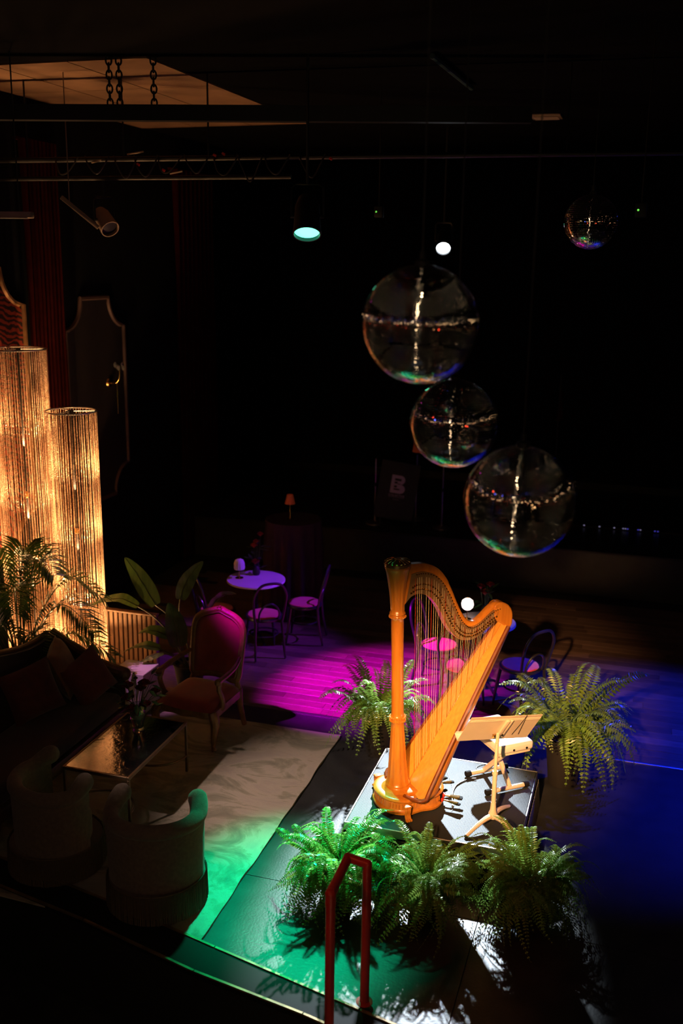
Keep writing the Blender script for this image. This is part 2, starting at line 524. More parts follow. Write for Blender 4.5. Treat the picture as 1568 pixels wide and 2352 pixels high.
# plank dance floor: rows run across the room
pm = {}
def plank(parent, x, y, L, W=0.126):
    key = round(L, 2)
    if key not in pm:
        pm[key] = MB().bbox((0, 0, -0.0065), (L - 0.002, W - 0.002, 0.015), 0.0012, seg=1).mesh('plank', M['plank'], 0)
    o = link('plank', pm[key], parent, (x, y, random.uniform(-0.0006, 0.0008)))
wf = struct(MB().box(((X0 + X1) / 2, 10.4, -0.0105), (X1 - X0, 4.24, 0.008)).build('floor', M['groove'], smooth=0))
wf['label'] = 'worn wooden plank dance floor under magenta and blue light'
PW = 0.1265
row = 0
y = 8.285 + PW / 2
far = MB()
count = 0
while y < 12.5:
    x = -5.2 - random.uniform(0, 1.0)
    while x < 3.2:
        L = random.choice((0.9, 1.15, 1.4, 1.65))
        if count < 300 and -4.6 < x + L / 2 < 2.4 and y < 12.2:
            plank(wf, x + L / 2, y, L, PW)
            count += 1
        else:
            far.bbox((x + L / 2, y, -0.0065), (L - 0.002, PW - 0.002, 0.015), 0.0012, seg=1)
        x += L
    y += PW
tag(far.build('plank', M['plank'], wf, smooth=0), kind='stuff')
struct(MB().bbox((-0.6, 8.266, 0.001), (11.1, 0.034, 0.010), 0.003).build('trim_1', M['steel']))

def wall(name, c, s, m='wall'):
    return struct(MB().box(c, s).build(name, M[m], smooth=0))
wl = wall('wall_left', (X0 - 0.1, (Y0 + Y1) / 2, ZC / 2), (0.2, Y1 - Y0 + 0.4, ZC))
wall('wall_right', (X1 + 0.1, (Y0 + Y1) / 2, ZC / 2), (0.2, Y1 - Y0 + 0.4, ZC))
wall('wall_back', ((X0 + X1) / 2, Y1 + 0.1, ZC / 2), (X1 - X0, 0.2, ZC))
wall('wall_front', ((X0 + X1) / 2, Y0 - 0.1, ZC / 2), (X1 - X0, 0.2, ZC))
ce = wall('ceiling', ((X0 + X1) / 2, (Y0 + Y1) / 2, ZC + 0.1), (X1 - X0 + 0.4, Y1 - Y0 + 0.4, 0.2), 'ceiling_dark')
ce['label'] = 'ceiling coloured dark as shade, with tan boards as the pool of light above the bead lamps'
# tan boards: pool of lamp light put into colour (seams run along the room)
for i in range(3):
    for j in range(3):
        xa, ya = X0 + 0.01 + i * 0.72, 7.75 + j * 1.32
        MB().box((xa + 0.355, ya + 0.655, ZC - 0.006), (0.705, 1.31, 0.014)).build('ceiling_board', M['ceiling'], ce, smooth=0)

# ---- wall panels with notched corners, on the left wall
def notched(y0, y1, z0, z1, r, n=8):
    pts = []
    def arc(cy, cz, a0, a1):
        for k in range(n + 1):
            a = a0 + (a1 - a0) * k / n
            pts.append((cy + r * math.cos(a), cz + r * math.sin(a)))
    arc(y0, z0, PI / 2, 0)
    arc(y1, z0, PI, PI / 2)
    arc(y1, z1, -PI / 2, -PI)
    arc(y0, z1, 0, -PI / 2)
    return pts
def wall_panel(y0, y1, z0, z1, r, fill, rim, label):
    t = thing('wall_panel', label, 'wall panel', (X0 + 0.02, (y0 + y1) / 2, z0))
    fr = Matrix(((0, 0, 1), (1, 0, 0), (0, 1, 0)))
    P = notched(y0 - (y0 + y1) / 2, y1 - (y0 + y1) / 2, 0, z1 - z0, r)
    MB().prism(P, -0.01, 0.012, fr).build('panel_field', fill, t, smooth=0)
    MB().tube([fr @ Vector((a, b, 0.018)) for a, b in P], 0.026, 6, closed=True).build('moulding', rim, t, smooth=40)
    return t
wall_panel(9.72, 11.0, 1.36, 3.72, 0.34, M['panel_dark'], M['moulding_dark'], 'dark wall panel with thin notched-corner moulding behind the bead lamps')
wall_panel(7.55, 8.98, 1.20, 4.05, 0.36, M['damask'], M['moulding'], 'red damask wall panel with gilt notched moulding above the tall bead lamp')
# wall sconce on the dark panel
t = thing('wall_sconce', 'small crystal wall sconce on the dark notched panel', 'sconce', (X0 + 0.03, 10.62, 2.72))
MB().lathe([(0.06, 0), (0.05, 0.02), (0.012, 0.03), (0.01, 0.10)], 14, axis=Euler((0, R(90), 0)).to_matrix()).build('backplate', M['brass'], t)
MB().tube(bez([(0.1, 0, 0), (0.14, 0, 0.06), (0.15, 0, 0.2)], 5), 0.006, 6).build('arm', M['brass'], t)
MB().tube([(0.12, -0.02, 0.02), (0.12, -0.02, -0.36)], 0.003, 5).build('pull_chain', M['brass'], t)
for k in range(5):
    MB().sphere((0.15 + 0.05 * math.cos(k * 1.26), 0.05 * math.sin(k * 1.26), 0.19 + 0.03 * (k % 2)), 0.022, 6, 4, (1, 1, 1.6)).build('crystal', M['crystal'], t, smooth=0)
# dark red drape between the panels
def drape(name, label, x, y0, y1, z0, z1, n=9, amp=0.05):
    def f(u, v):
        return (x + amp * (1 + math.sin(u * n * 2 * PI + 0.7 * math.sin(v * 4)) * (0.75 + 0.25 * v)), y0 + (y1 - y0) * u, z0 + (z1 - z0) * v)
    mb = MB().grid(f, n * 8, 14)
    mb.box((x + 0.01, (y0 + y1) / 2, z1), (0.06, y1 - y0 + 0.05, 0.03))
    return tag(mb.build(name, M['drape'], smooth=60), label, 'curtain')
drape('curtain', 'dark red pleated drape on the left wall between two panels', X0 + 0.02, 9.05, 9.66, 0.02, 5.3)
drape('curtain', 'narrow dark red drape hanging at far end of the left wall', X0 + 0.02, 12.4, 13.6, 0.02, 5.3)

# ---- back stage
st = struct(MB().box((-0.6, 14.6, 0.295), (11.1, 3.7, 0.59)).build('stage', M['concrete'], smooth=0))
struct(MB().bbox((-0.6, 12.755, 0.585), (11.1, 0.03, 0.03), 0.006).build('trim_2', M['black_metal']))
struct(MB().box((X0 + 0.02, 6.5, 0.06), (0.03, 12.3, 0.12)).build('baseboard_left', M['black_metal'], smooth=0))
struct(MB().box((-0.6, Y1 - 0.02, 0.65), (11.1, 0.03, 0.12)).build('baseboard_back', M['black_metal'], smooth=0))

# ---- kerb with worn brass edges near the camera
def kerb(pts_out, pts_in):
    mb = MB()
    n = len(pts_out)
    vs = [(x, y, z) for z in (0.001, 0.03) for x, y in pts_out] + [(x, y, z) for z in (0.001, 0.03) for x, y in pts_in]
    fs = []
    for i in range(n - 1):
        fs += [(n + i, n + i + 1, 3 * n + i + 1, 3 * n + i), (i, i + 1, n + i + 1, n + i), (2 * n + i + 1, 2 * n + i, 3 * n + i, 3 * n + i + 1)]
    mb.add(vs, fs)
    return struct(mb.build('trim_3', M['rubber'], smooth=0, fix=True))
ko, ki = KO, KI
kb = kerb(ko, ki)
for nm, pts in (('edge_strip', ko), ('edge_strip', ki)):
    for i in range(len(pts) - 1):
        a, b = Vector((*pts[i], 0.032)), Vector((*pts[i + 1], 0.032))
        seg = max(1, int((b - a).length / 0.9))
        for k in range(seg):
            p, q = a.lerp(b, (k + 0.004) / seg), a.lerp(b, (k + 0.996) / seg)
            d = (q - p)
            MB().box((p + q) / 2, (d.length, 0.016, 0.012), (0, 0, math.atan2(d.y, d.x))).build(nm, M['gold_trim'], kb, smooth=0)

# ================================================================== HARP
def build_harp():
    H = thing('concert_harp', 'amber wooden pedal harp standing on the low black platform', 'harp', (-1.546, 6.481, 0.285), R(41))
    HW = M['harp_wood']
    tilt = Matrix.Rotation(math.atan2(-0.055, 1.86), 3, 'Y')
    o0 = Vector((0.028, 0, 0))
    # --- base: kidney shaped drum
    def outline(k, grow=0.0):
        a = 2 * PI * k
        c, s = math.cos(a), math.sin(a)
        rx, ry = 0.255 + grow, 0.222 + grow
        e = 0.86
        x = 0.115 + rx * math.copysign(abs(c) ** e, c)
        y = ry * math.copysign(abs(s) ** e, s)
        pinch = 0.022 * math.exp(-((abs(a % PI - PI / 2)) / 0.20) ** 2)   # waist where the feet sit
        y -= math.copysign(pinch, s) if abs(s) > 0.1 else 0
        return x, y
    prof = [(0.012, -0.005), (0.014, 0.004), (0.030, 0.006), (0.042, -0.008), (0.048, -0.010), (0.098, -0.012), (0.104, 0.000), (0.116, 0.004), (0.126, -0.004), (0.130, -0.02), (0.132, -0.06)]
    n = 48
    mb = MB()
    vs, fs = [], []
    for z, g in prof:
        for k in range(n):
            x, y_ = outline(k / n, g)
            vs.append((x, y_, z))
    for i in range(len(prof) - 1):
        for k in range(n):
            l = (k + 1) % n
            fs.append((i * n + k, i * n + l, (i + 1) * n + l, (i + 1) * n + k))
    fs.append(tuple(range(n - 1, -1, -1)))
    fs.append(tuple((len(prof) - 1) * n + k for k in range(n)))
    mb.add(vs, fs)
    base = mb.build('base', HW, H, smooth=40)
    # carved fillets round the drum
    for k in range(56):
        if k % 14 in (3, 4):
            continue
        x, y_ = outline(k / 56, -0.009)
        x2, y2 = outline((k + 0.01) / 56, -0.009)
        MB().bbox((x, y_, 0.073), (0.011, 0.010, 0.038), 0.003, (0, 0, math.atan2(y2 - y_, x2 - x)), seg=1).build('carved_fillet', M['harp_wood'], base)
    # feet
    for fx, fy in ((-0.02, -0.232), (-0.02, 0.232), (0.26, 0.215)):
        sg = -1 if fy < 0 else 1
        pth = bez([(fx, fy, 0.105), (fx, fy + sg * 0.026, 0.085), (fx, fy + sg * 0.020, 0.045), (fx, fy + sg * 0.034, 0.012)], 5)
        ft = MB()
        for dx in (-0.013, 0, 0.013):
            ft.tube([p + Vector((dx, 0, 0)) for p in pth], [0.012] * 5 + [0.010] * 5 + [0.011] * 6, 7)
        for dx in (-0.016, 0, 0.016):
            ft.sphere((fx + dx, fy + sg * 0.042, 0.012), 0.0125, 8, 5, (0.9, 1.4, 0.9))
        ft.bbox((fx, fy + sg * 0.012, 0.104), (0.055, 0.04, 0.016), 0.005)
        ft.build('foot', HW, H)
    # dark rubber seat under the base
    MB().prism([outline(k / 32, -0.03) for k in range(32)], -0.002, 0.013).build('base_pad', M['rubber'], H)
    # --- pedals, fanning out of the rear of the base
    for k, (px, py, ang) in enumerate([(0.345, -0.115, -42), (0.330, -0.145, -48), (0.305, -0.172, -55), (0.355, 0.02, -12), (0.355, 0.06, 14), (0.335, 0.12, 36), (0.31, 0.16, 50)]):
        d = Vector((math.cos(R(ang)), math.sin(R(ang)), 0))
        p = Vector((px, py, 0.072 if k % 2 else 0.055))
        pd = MB().tube([p - d * 0.04, p + d * 0.05], 0.007, 6).tube([p + d * 0.05, p + d * 0.125], [0.008, 0.014], 8).build('pedal', M['brass'], H)
        MB().bbox(p + d * 0.128, (0.035, 0.027, 0.014), 0.005, (0, 0, R(ang))).build('pedal_cap', M['rubber'], pd)
        MB().bbox(p + d * 0.004, (0.018, 0.03, 0.024), 0.004, (0, 0, R(ang))).build('felt_bush', M['red_tag'], pd)
        MB().box(p - d * 0.012 + Vector((0, 0, 0.0)), (0.012, 0.024, 0.07), (0, 0, R(ang))).build('pedal_slot', M['rubber'], pd, smooth=0)
    # --- column with flutes
    def flute(a, z):
        d = 0.0
        if 1.49 < z < 1.80:
            d = 0.05 * min(1, (z - 1.49) / 0.04, (1.80 - z) / 0.03)
        if 0.17 < z < 0.655:
            d = 0.055 * min(1, (z - 0.17) / 0.05, (0.655 - z) / 0.06)
        return 1 - d * (0.5 + 0.5 * math.cos(a * 12))
    colp = [(0.128, 0.115), (0.128, 0.130), (0.112, 0.140), (0.092, 0.150), (0.086, 0.162), (0.090, 0.172), (0.084, 0.182)]
    colp += [(0.080 - 0.034 * ((z - 0.2) / 0.45) ** 0.8, z) for z in np.linspace(0.2, 0.65, 14)]
    colp += [(0.050, 0.655), (0.053, 0.668), (0.050, 0.682), (0.055, 0.694), (0.050, 0.706), (0.046, 0.712), (0.0445, 0.74)]
    colp += [(0.0445 - 0.001 * math.sin(i), z) for i, z in enumerate(np.linspace(0.9, 1.42, 5))]
    colp += [(0.0455, 1.445), (0.052, 1.452), (0.055, 1.462), (0.049, 1.470), (0.049, 1.478), (0.058, 1.484), (0.056, 1.494), (0.050, 1.50)]
    colp += [(0.050 + 0.036 * ((z - 1.5) / 0.32) ** 1.7, z) for z in np.linspace(1.52, 1.80, 10)]
    colp += [(0.086, 1.812), (0.091, 1.822), (0.091, 1.832), (0.087, 1.838)]
    MB().lathe([(r, z) for r, z in colp], 96, o0, flute, tilt).build('column', HW, H, smooth=50)
    # rings of the column
    for z, r in ((1.462, 0.056), (0.694, 0.056), (0.668, 0.054)):
        rg = MB()
        for k in range(20):
            a = 2 * PI * k / 20
            rg.sphere(o0 + tilt @ Vector((r * math.cos(a), r * math.sin(a), z)), 0.0085, 6, 4)
        rg.build('beaded_ring', HW, H)
    # crown
    cp = [(0.093, 1.836), (0.096, 1.846), (0.094, 1.856), (0.080, 1.866), (0.045, 1.876), (0.022, 1.880), (0.018, 1.888), (0.0, 1.892)]
    crown = MB().lathe(cp, 72, o0, lambda a, z: 1 - 0.03 * (0.5 + 0.5 * math.cos(a * 18)) if 1.83 < z < 1.872 else 1, tilt).build('crown', mat('crown_gloss', (0.42, 0.25, 0.10), 0.16, 0.55, noise=0.2, coat=0.6), H)
    for k in range(18):
        a = 2 * PI * k / 18
        MB().tube([o0 + tilt @ Vector((r * math.cos(a), r * math.sin(a), z)) for r, z in ((0.090, 1.862), (0.06, 1.875), (0.026, 1.883))], [0.007, 0.006, 0.003], 6).build('crown_ray', M['brass'], crown)
    # --- neck (harmonic curve)
    top = [(0.050, 1.838), (0.120, 1.836), (0.185, 1.828), (0.274, 1.791), (0.347, 1.715), (0.400, 1.622), (0.445, 1.524), (0.490, 1.435), (0.534, 1.373), (0.586, 1.343), (0.637, 1.359), (0.687, 1.399), (0.737, 1.445), (0.790, 1.468), (0.851, 1.456), (0.901, 1.416), (0.921, 1.358)]
    bot = [(0.010, 1.540), (0.061, 1.601), (0.128, 1.619), (0.197, 1.597), (0.258, 1.539), (0.311, 1.459), (0.354, 1.370), (0.408, 1.288), (0.472, 1.232), (0.544, 1.212), (0.616, 1.225), (0.696, 1.276), (0.777, 1.331)]
    T = bez([(a, 0, b) for a, b in top], 5)
    B = bez([(a, 0, b) for a, b in bot], 6)
    def at(L, t):
        f = t * (len(L) - 1)
        i = min(int(f), len(L) - 2)
        return L[i].lerp(L[i + 1], f - i)
    N = 60
    # the lower edge runs to the shoulder; the two edges are paired by parameter
    def pair(t):
        return at(T, min(1, t * 0.86)), at(B, t)
    HALF = 0.036
    sec = [(0.0, -1, 0), (0.30, -1, 0), (0.80, -1.0, 0), (0.93, -0.92, 0), (1.0, -0.6, 0), (1.0, 0.6, 0), (0.93, 0.92, 0), (0.8, 1, 0), (0.3, 1, 0), (0.0, 1, 0)]
    vs, fs = [], []
    m = len(sec)
    for i in range(N + 1):
        a, b = pair(i / N)
        for q, y_, _ in sec:
            p = b.lerp(a, q)
            vs.append((p.x, y_ * HALF, p.z))
    for i in range(N):
        for k in range(m):
            l = (k + 1) % m
            fs.append((i * m + k, (i + 1) * m + k, (i + 1) * m + l, i * m + l))
    fs.append(tuple(range(m)))
    fs.append(tuple(N * m + k for k in range(m - 1, -1, -1)))
    MB().add(vs, fs).build('neck', M['harp_wood'], H, smooth=45, fix=True)
    # shoulder knuckle joining neck and body
    kn = [(0.752, 1.340), (0.750, 1.400), (0.757, 1.452), (0.790, 1.470), (0.822, 1.469), (0.851, 1.458), (0.880, 1.440), (0.903, 1.412), (0.918, 1.378), (0.921, 1.340), (0.918, 1.290), (0.905, 1.262), (0.858, 1.278), (0.800, 1.320)]
    fr = Matrix(((1, 0, 0), (0, 0, 1), (0, 1, 0)))
    kb_ = MB().prism(kn, -0.045, 0.045, fr)
    kbo = kb_.build('shoulder', M['harp_wood'], H, smooth=30, fix=True)
    mod = kbo.modifiers.new('round', 'BEVEL')
    mod.width = 0.012
    mod.segments = 3
    mod.limit_method = 'ANGLE'
    # --- string plates with pins and discs on the near side
    def inner(t, q):
        a, b = pair(t)
        return b.lerp(a, q)
    vs, fs = [], []
    for i in range(N + 1):
        t = 0.03 + 0.95 * i / N
        for q, y_ in ((0.015, -HALF - 0.001), (0.015, -HALF - 0.007), (0.76, -HALF - 0.007), (0.76, -HALF - 0.001)):
            p = inner(t, q)
            vs.append((p.x, y_, p.z))
    for i in range(N):
        for k in range(3):
            fs.append((i * 4 + k, (i + 1) * 4 + k, (i + 1) * 4 + k + 1, i * 4 + k + 1))
    plate = MB().add(vs, fs).build('string_plate', M['plate'], H, smooth=20, fix=True)
    # ridge of the soundboard (string line)
    ridge = [(0.118, 0.150), (0.235, 0.333), (0.386, 0.561), (0.531, 0.780), (0.677, 1.009), (0.858, 1.290)]
    RL = bez([(a, 0, b) for a, b in ridge], 10)
    NS = 47
    pin_mesh = MB().tube([(0, -HALF - 0.020, 0), (0, -HALF - 0.004, 0)], 0.0042, 6).mesh('tuning_pin', M['brass'])
    disc_mesh = MB().tube([(0, -HALF - 0.012, 0), (0, -HALF - 0.005, 0)], 0.0075, 8).tube([(0.004, -HALF - 0.019, 0), (0.004, -HALF - 0.01, 0)], 0.0022, 5).tube([(-0.004, -HALF - 0.019, 0), (-0.004, -HALF - 0.01, 0)], 0.0022, 5).mesh('fork_disc', M['brass'])
    SY = -HALF - 0.015
    for i in range(NS):
        t = i / (NS - 1)
        tn = 0.07 + 0.90 * t
        for q in (0.17, 0.34):
            p = inner(tn, q + 0.05 * math.sin(PI * t))
            link('fork_disc', disc_mesh, plate, (p.x, 0, p.z), (0, random.uniform(-0.6, 0.6), 0))
        p = inner(tn, 0.72)
        link('tuning_pin', pin_mesh, plate, (p.x, 0, p.z))
        # string: nut to soundboard
        pt = inner(tn, 0.60)
        # foot of the string: straight below, slightly towards the column
        ub = 0.128 + (0.775 - 0.128) * ((pt.x - 0.06) / (0.80 - 0.06))
        j = min(range(len(RL)), key=lambda q_: abs(RL[q_].x - ub))
        pb = RL[j].copy()
        if 0 < j < len(RL) - 1:
            lo, hi = (RL[j - 1], RL[j]) if RL[j].x > ub else (RL[j], RL[j + 1])
            pb = lo.lerp(hi, (ub - lo.x) / (hi.x - lo.x))
        m_ = M['string_red'] if i % 7 == 0 else (M['string_black'] if i % 7 == 4 else M['string'])
        r = 0.0013 - 0.0006 * t
        MB().tube([(pt.x, SY, pt.z), (pb.x, -0.004, pb.z + 0.008)], r, 5).build('string', m_, H)
    # --- soundbox: flat board + half-round back
    d = Vector((RL[-1].x - RL[0].x, 0, RL[-1].z - RL[0].z))
    Ls = d.length
    d.normalize()
    nb = Vector((d.z, 0, -d.x))         # away from the strings
    def width(s):
        return 0.262 - 0.19 * s ** 0.85 if s > 0.0 else 0.262
    def depth(s):
        return 0.175 - 0.115 * s
    s0, s1, K = -0.16, 1.0, 30
    NB = 18
    vb, fb = [], []
    def sp(s):
        return Vector((RL[0].x, 0, RL[0].z)) + d * (s * Ls)
    def wd(s):
        q = width(max(s, 0))
        if s < 0:
            q = 0.262 * math.sqrt(max(0.0, 1 - (s / -0.185) ** 2.4))
        return max(q, 0.03)
    # back shell
    for i in range(K + 1):
        s = s0 + (s1 - s0) * i / K
        wv = wd(s) - 0.008
        dp = depth(max(s, 0)) * (1 if s >= 0 else max(0.35, 1 - (s / -0.20) ** 2 * 0.65))
        for k in range(NB + 1):
            a = PI * k / NB
            yy = -wv * math.cos(a)
            dd = dp * math.sin(a) ** 0.8
            p = sp(s) + nb * (dd + 0.010)
            vb.append((p.x, yy, max(p.z, 0.128)))
    for i in range(K):
        for k in range(NB):
            fb.append((i * (NB + 1) + k, i * (NB + 1) + k + 1, (i + 1) * (NB + 1) + k + 1, (i + 1) * (NB + 1) + k))
    MB().add(vb, fb).build('soundbox_shell', HW, H, smooth=60, fix=True)
    # board: slab
    vs, fs = [], []
    for i in range(K + 1):
        s = s0 + (s1 - s0) * i / K
        wv = wd(s) - 0.006
        for yy, o_ in ((-wv, 0.0), (-wv * 0.5, -0.002), (0, -0.003), (wv * 0.5, -0.002), (wv, 0.0), (wv, 0.012), (-wv, 0.012)):
            p = sp(s) + nb * o_
            vs.append((p.x, yy, max(p.z, 0.128)))
    for i in range(K):
        for k in range(7):
            l = (k + 1) % 7
            fs.append((i * 7 + k, i * 7 + l, (i + 1) * 7 + l, (i + 1) * 7 + k))
    fs.append(tuple(range(7)))
    fs.append(tuple(K * 7 + k for k in range(6, -1, -1)))
    board = MB().add(vs, fs).build('soundboard', M['harp_board'], H, smooth=40, fix=True)
    # centre strip and dark edge binding
    MB().tube([sp(s) - nb * 0.001 for s in np.linspace(0.0, 0.99, 20)], 0.0075, 6).build('string_rib', M['harp_wood'], board)
    for sg in (-1, 1):
        pts = []
        for i in range(K + 1):
            s = s0 + (s1 - s0) * i / K
            p = sp(s) + nb * 0.006
            pts.append((p.x, sg * (wd(s) + 0.001), max(p.z, 0.132)))
        MB().tube(pts, 0.016, 8).build('edge_binding', M['harp_dark'], board)
    # block that seats the body on the base
    MB().bbox((0.13, 0, 0.136), (0.20, 0.30, 0.03), 0.012).build('base_block', HW, H)
    return H
build_harp()

# ================================================================== PLATFORM
def build_platform():
    x0, x1, y0, y1, z = -1.825, -0.59, 6.12, 7.305, 0.283
    cx, cy = (x0 + x1) / 2, (y0 + y1) / 2
    t = thing('stage_platform', 'low square black stage platform carrying the harp', 'platform', (cx, cy, 0))
    W, D = x1 - x0, y1 - y0
    MB().box((0, 0, z - 0.012), (W - 0.03, D - 0.03, 0.022)).build('deck_panel', M['deck'], t, smooth=0)
    for sx, sy, sw, sd in ((0, -D / 2 + 0.0065, W, 0.013), (0, D / 2 - 0.0065, W, 0.013), (-W / 2 + 0.0065, 0, 0.013, D - 0.028), (W / 2 - 0.0065, 0, 0.013, D - 0.028)):
        MB().bbox((sx, sy, z - 0.03), (sw, sd, 0.062), 0.003, seg=1).build('edge_rail', M['steel'], t)
    MB().box((0, 0, z - 0.04), (W - 0.04, D - 0.04, 0.03)).build('deck_frame', M['black_metal'], t, smooth=0)
    for sx in (-1, 1):
        for sy in (-1, 1):
            MB().tube([(sx * (W / 2 - 0.08), sy * (D / 2 - 0.08), 0), (sx * (W / 2 - 0.08), sy * (D / 2 - 0.08), z - 0.05)], 0.024, 10).build('leg', M['black_metal'], t)
    # pleated skirts on four sides
    def skirt(a, b, n):
        a, b = Vector(a), Vector(b)
        d = (b - a)
        o = Vector((d.y, -d.x, 0)).normalized()
        L = int(d.length / 0.045)
        def f(u, v):
            fl_ = (1 - v)
            return a + d * u + o * (0.004 + 0.012 * fl_ + 0.011 * (0.3 + fl_) * math.sin(u * L * 2 * PI)) + Vector((0, 0, 0.003 + v * (z - 0.068)))
        MB().grid(f, L * 6, 5).build('skirt', M['black_cloth'], t, smooth=70)
    e = 0.006
    skirt((-W / 2, -D / 2 - e, 0), (W / 2, -D / 2 - e, 0), 1)
    skirt((W / 2 + e, -D / 2, 0), (W / 2 + e, D / 2, 0), 1)
    skirt((W / 2, D / 2 + e, 0), (-W / 2, D / 2 + e, 0), 1)
    skirt((-W / 2 - e, D / 2, 0), (-W / 2 - e, -D / 2, 0), 1)
build_platform()

# ================================================================== MUSIC STAND
def build_music_stand():
    t = thing('music_stand', 'cream metal music stand with solid tray beside the harp', 'music stand', (-0.813, 6.43, 0.2835))
    C_ = M['cream_metal']
    MB().lathe([(0.020, 0.045), (0.030, 0.05), (0.032, 0.085), (0.022, 0.11), (0.018, 0.17)], 16).build('hub', C_, t)
    for ang, L in ((-122, 0.275), (-34, 0.265), (72, 0.27)):
        d = Vector((math.cos(R(ang)), math.sin(R(ang)), 0))
        lg = MB()
        prev = None
        pts = [d * 0.015 + Vector((0, 0, 0.068)), d * 0.09 + Vector((0, 0, 0.066)), d * 0.18 + Vector((0, 0, 0.045)), d * L + Vector((0, 0, 0.012))]
        P = bez(pts, 4)
        lg.tube(P, [0.021 - 0.009 * i / len(P) for i in range(len(P))], 8)
        o = lg.build('leg', C_, t)
        MB().sphere(d * L + Vector((0, 0, 0.010)), 0.013, 8, 5, (1.2, 1.2, 0.8)).build('foot_tip', M['rubber'], o)
    MB().tube([(0, 0, 0.06), (0, 0, 0.40)], 0.0165, 12).tube([(0, 0, 0.39), (0, 0, 0.415)], 0.021, 12).build('lower_tube', C_, t)
    MB().tube([(0, 0, 0.40), (0, 0.02, 0.62)], 0.0125, 12).build('upper_tube', C_, t)
    # tray: faces away from the camera, leaning back
    tray = link('tray', None, None)
    bpy.data.objects.remove(tray)
    vr = Vector((0.990, 0.141, 0.0))                  # right, up and away as seen from the hall balcony
    vf = Vector((-0.127, 0.891, -0.435))
    vu = vr.cross(vf)
    ax = (vr * 0.494 + vu * 0.066 + vf * 0.256).normalized()      # along the tray
    up = vr * 0.097 + vu * 0.166 - vf * 0.23                      # up the tray, leaning back to the camera side
    up = (up - ax * ax.dot(up)).normalized()
    nn = ax.cross(up).normalized()
    c0 = Vector((0.005, 0.09, 0.705))
    fr = Matrix((ax, up, nn)).transposed()
    def P(a, b, c=0):
        return c0 + fr @ Vector((a, b, c))
    Wd, Hh = 0.555, 0.295
    mb = MB()
    mb.box(P(0, 0, 0), (Wd, Hh, 0.004), fr)
    tr = mb.build('tray', C_, t, smooth=0)
    MB().box(P(0, Hh / 2 - 0.035, 0.0045), (Wd - 0.004, 0.006, 0.004), fr).build('tray_rib', C_, tr, smooth=0)
    MB().box(P(0, Hh / 2 - 0.050, 0.0045), (Wd - 0.004, 0.005, 0.004), fr).build('tray_rib', C_, tr, smooth=0)
    MB().box(P(0, -Hh / 2, -0.028), (Wd, 0.004, 0.060), fr).build('tray_ledge', C_, tr, smooth=0)
    MB().box(P(0, -Hh / 2 + 0.012, -0.058), (Wd, 0.026, 0.003), fr).build('tray_lip', C_, tr, smooth=0)
    MB().bbox(P(0.02, 0.0, 0.012), (0.030, Hh * 0.74, 0.020), 0.006, fr).build('tray_bracket', C_, tr)
    MB().bbox(P(0.052, 0.0, 0.010), (0.020, Hh * 0.72, 0.014), 0.005, fr).build('tray_bracket', C_, tr)
    MB().tube([P(-0.03, -0.075, 0.014), P(0.05, -0.075, 0.014)], 0.009, 8).tube([P(-0.035, -0.08, 0.03), P(-0.025, -0.07, 0.03)], 0.012, 8).build('tilt_knob', M['brass'], tr)
    MB().tube([(0, 0.02, 0.61), P(0.005, -0.06, 0.014)], 0.0135, 10).build('neck_joint', C_, t)
    # dark thin cord hung over the tray
    mb = MB()
    for s_ in (-1, 1):
        mb.tube(bez([P(0.150, Hh / 2 + 0.003, 0.006), P(0.152 + s_ * 0.012, 0.03, 0.007), P(0.155 + s_ * 0.026, -0.09, 0.007)], 4), 0.0018, 5)
    mb.tube([P(0.150, Hh / 2 + 0.004, 0.006), P(0.150, Hh / 2 + 0.004, -0.03)], 0.0018, 5)
    mb.build('cord', M['cable'], tr)
build_music_stand()

# ================================================================== BENCH
def build_bench():
    # X-leg bench; local x along the seat
    rz = R(-50)
    t = thing('keyboard_bench', 'white padded X-leg bench behind the music stand', 'bench', (-0.875, 7.035, 0.2835), rz)
    C_ = M['cream_metal']
    zt = 0.402
    MB().bbox((0, 0, zt), (0.50, 0.30, 0.074), 0.026, seg=4).build('seat_cushion', M['white_vinyl'], t, smooth=60)
    MB().bbox((0, 0, zt - 0.047), (0.46, 0.26, 0.02), 0.004).build('seat_board', C_, t)
    for k in (-1, 1):
        MB().tube([(0.2485, 0.03 + 0.055 * k, zt - 0.010), (0.2525, 0.03 + 0.055 * k, zt - 0.010)], 0.009, 12).build('eyelet', M['black_metal'], t)
    # crossed legs
    for k, (xa, xb) in enumerate(((-0.15, 0.17), (0.15, -0.17))):
        yy = 0.022 * (1 if k else -1)
        lg = MB()
        a, b = Vector((xa, yy, 0.030)), Vector((xb, yy, zt - 0.055))
        d = (b - a)
        lg.bbox((a + b) / 2, (0.040, 0.026, d.length), 0.005, Matrix.Rotation(math.atan2(d.x, d.z), 3, 'Y'))
        o = lg.build('leg', C_, t)
        for q in (0.55, 0.62, 0.69, 0.76):
            p = a.lerp(b, q)
            MB().tube([p + Vector((0, -0.012, 0)), p + Vector((0, -0.0145, 0))], 0.0045, 8).build('adjust_hole', M['black_metal'], o)
        bar = MB().tube([(xa, -0.17, 0.026), (xa, 0.17, 0.026)], 0.0175, 12).build('foot_bar', C_, t)
        for s_ in (-1, 1):
            MB().tube([(xa, s_ * 0.145, 0.026), (xa, s_ * 0.185, 0.026)], 0.0235, 12).build('foot_cap', M['rubber'], bar)
        MB().tube([(xb, -0.10, zt - 0.058), (xb, 0.10, zt - 0.058)], 0.012, 10).build('top_bar', C_, t)
    MB().tube([(0.002, -0.05, 0.225), (0.002, 0.05, 0.225)], 0.014, 12).build('pivot_bolt', M['steel'], t)
build_bench()

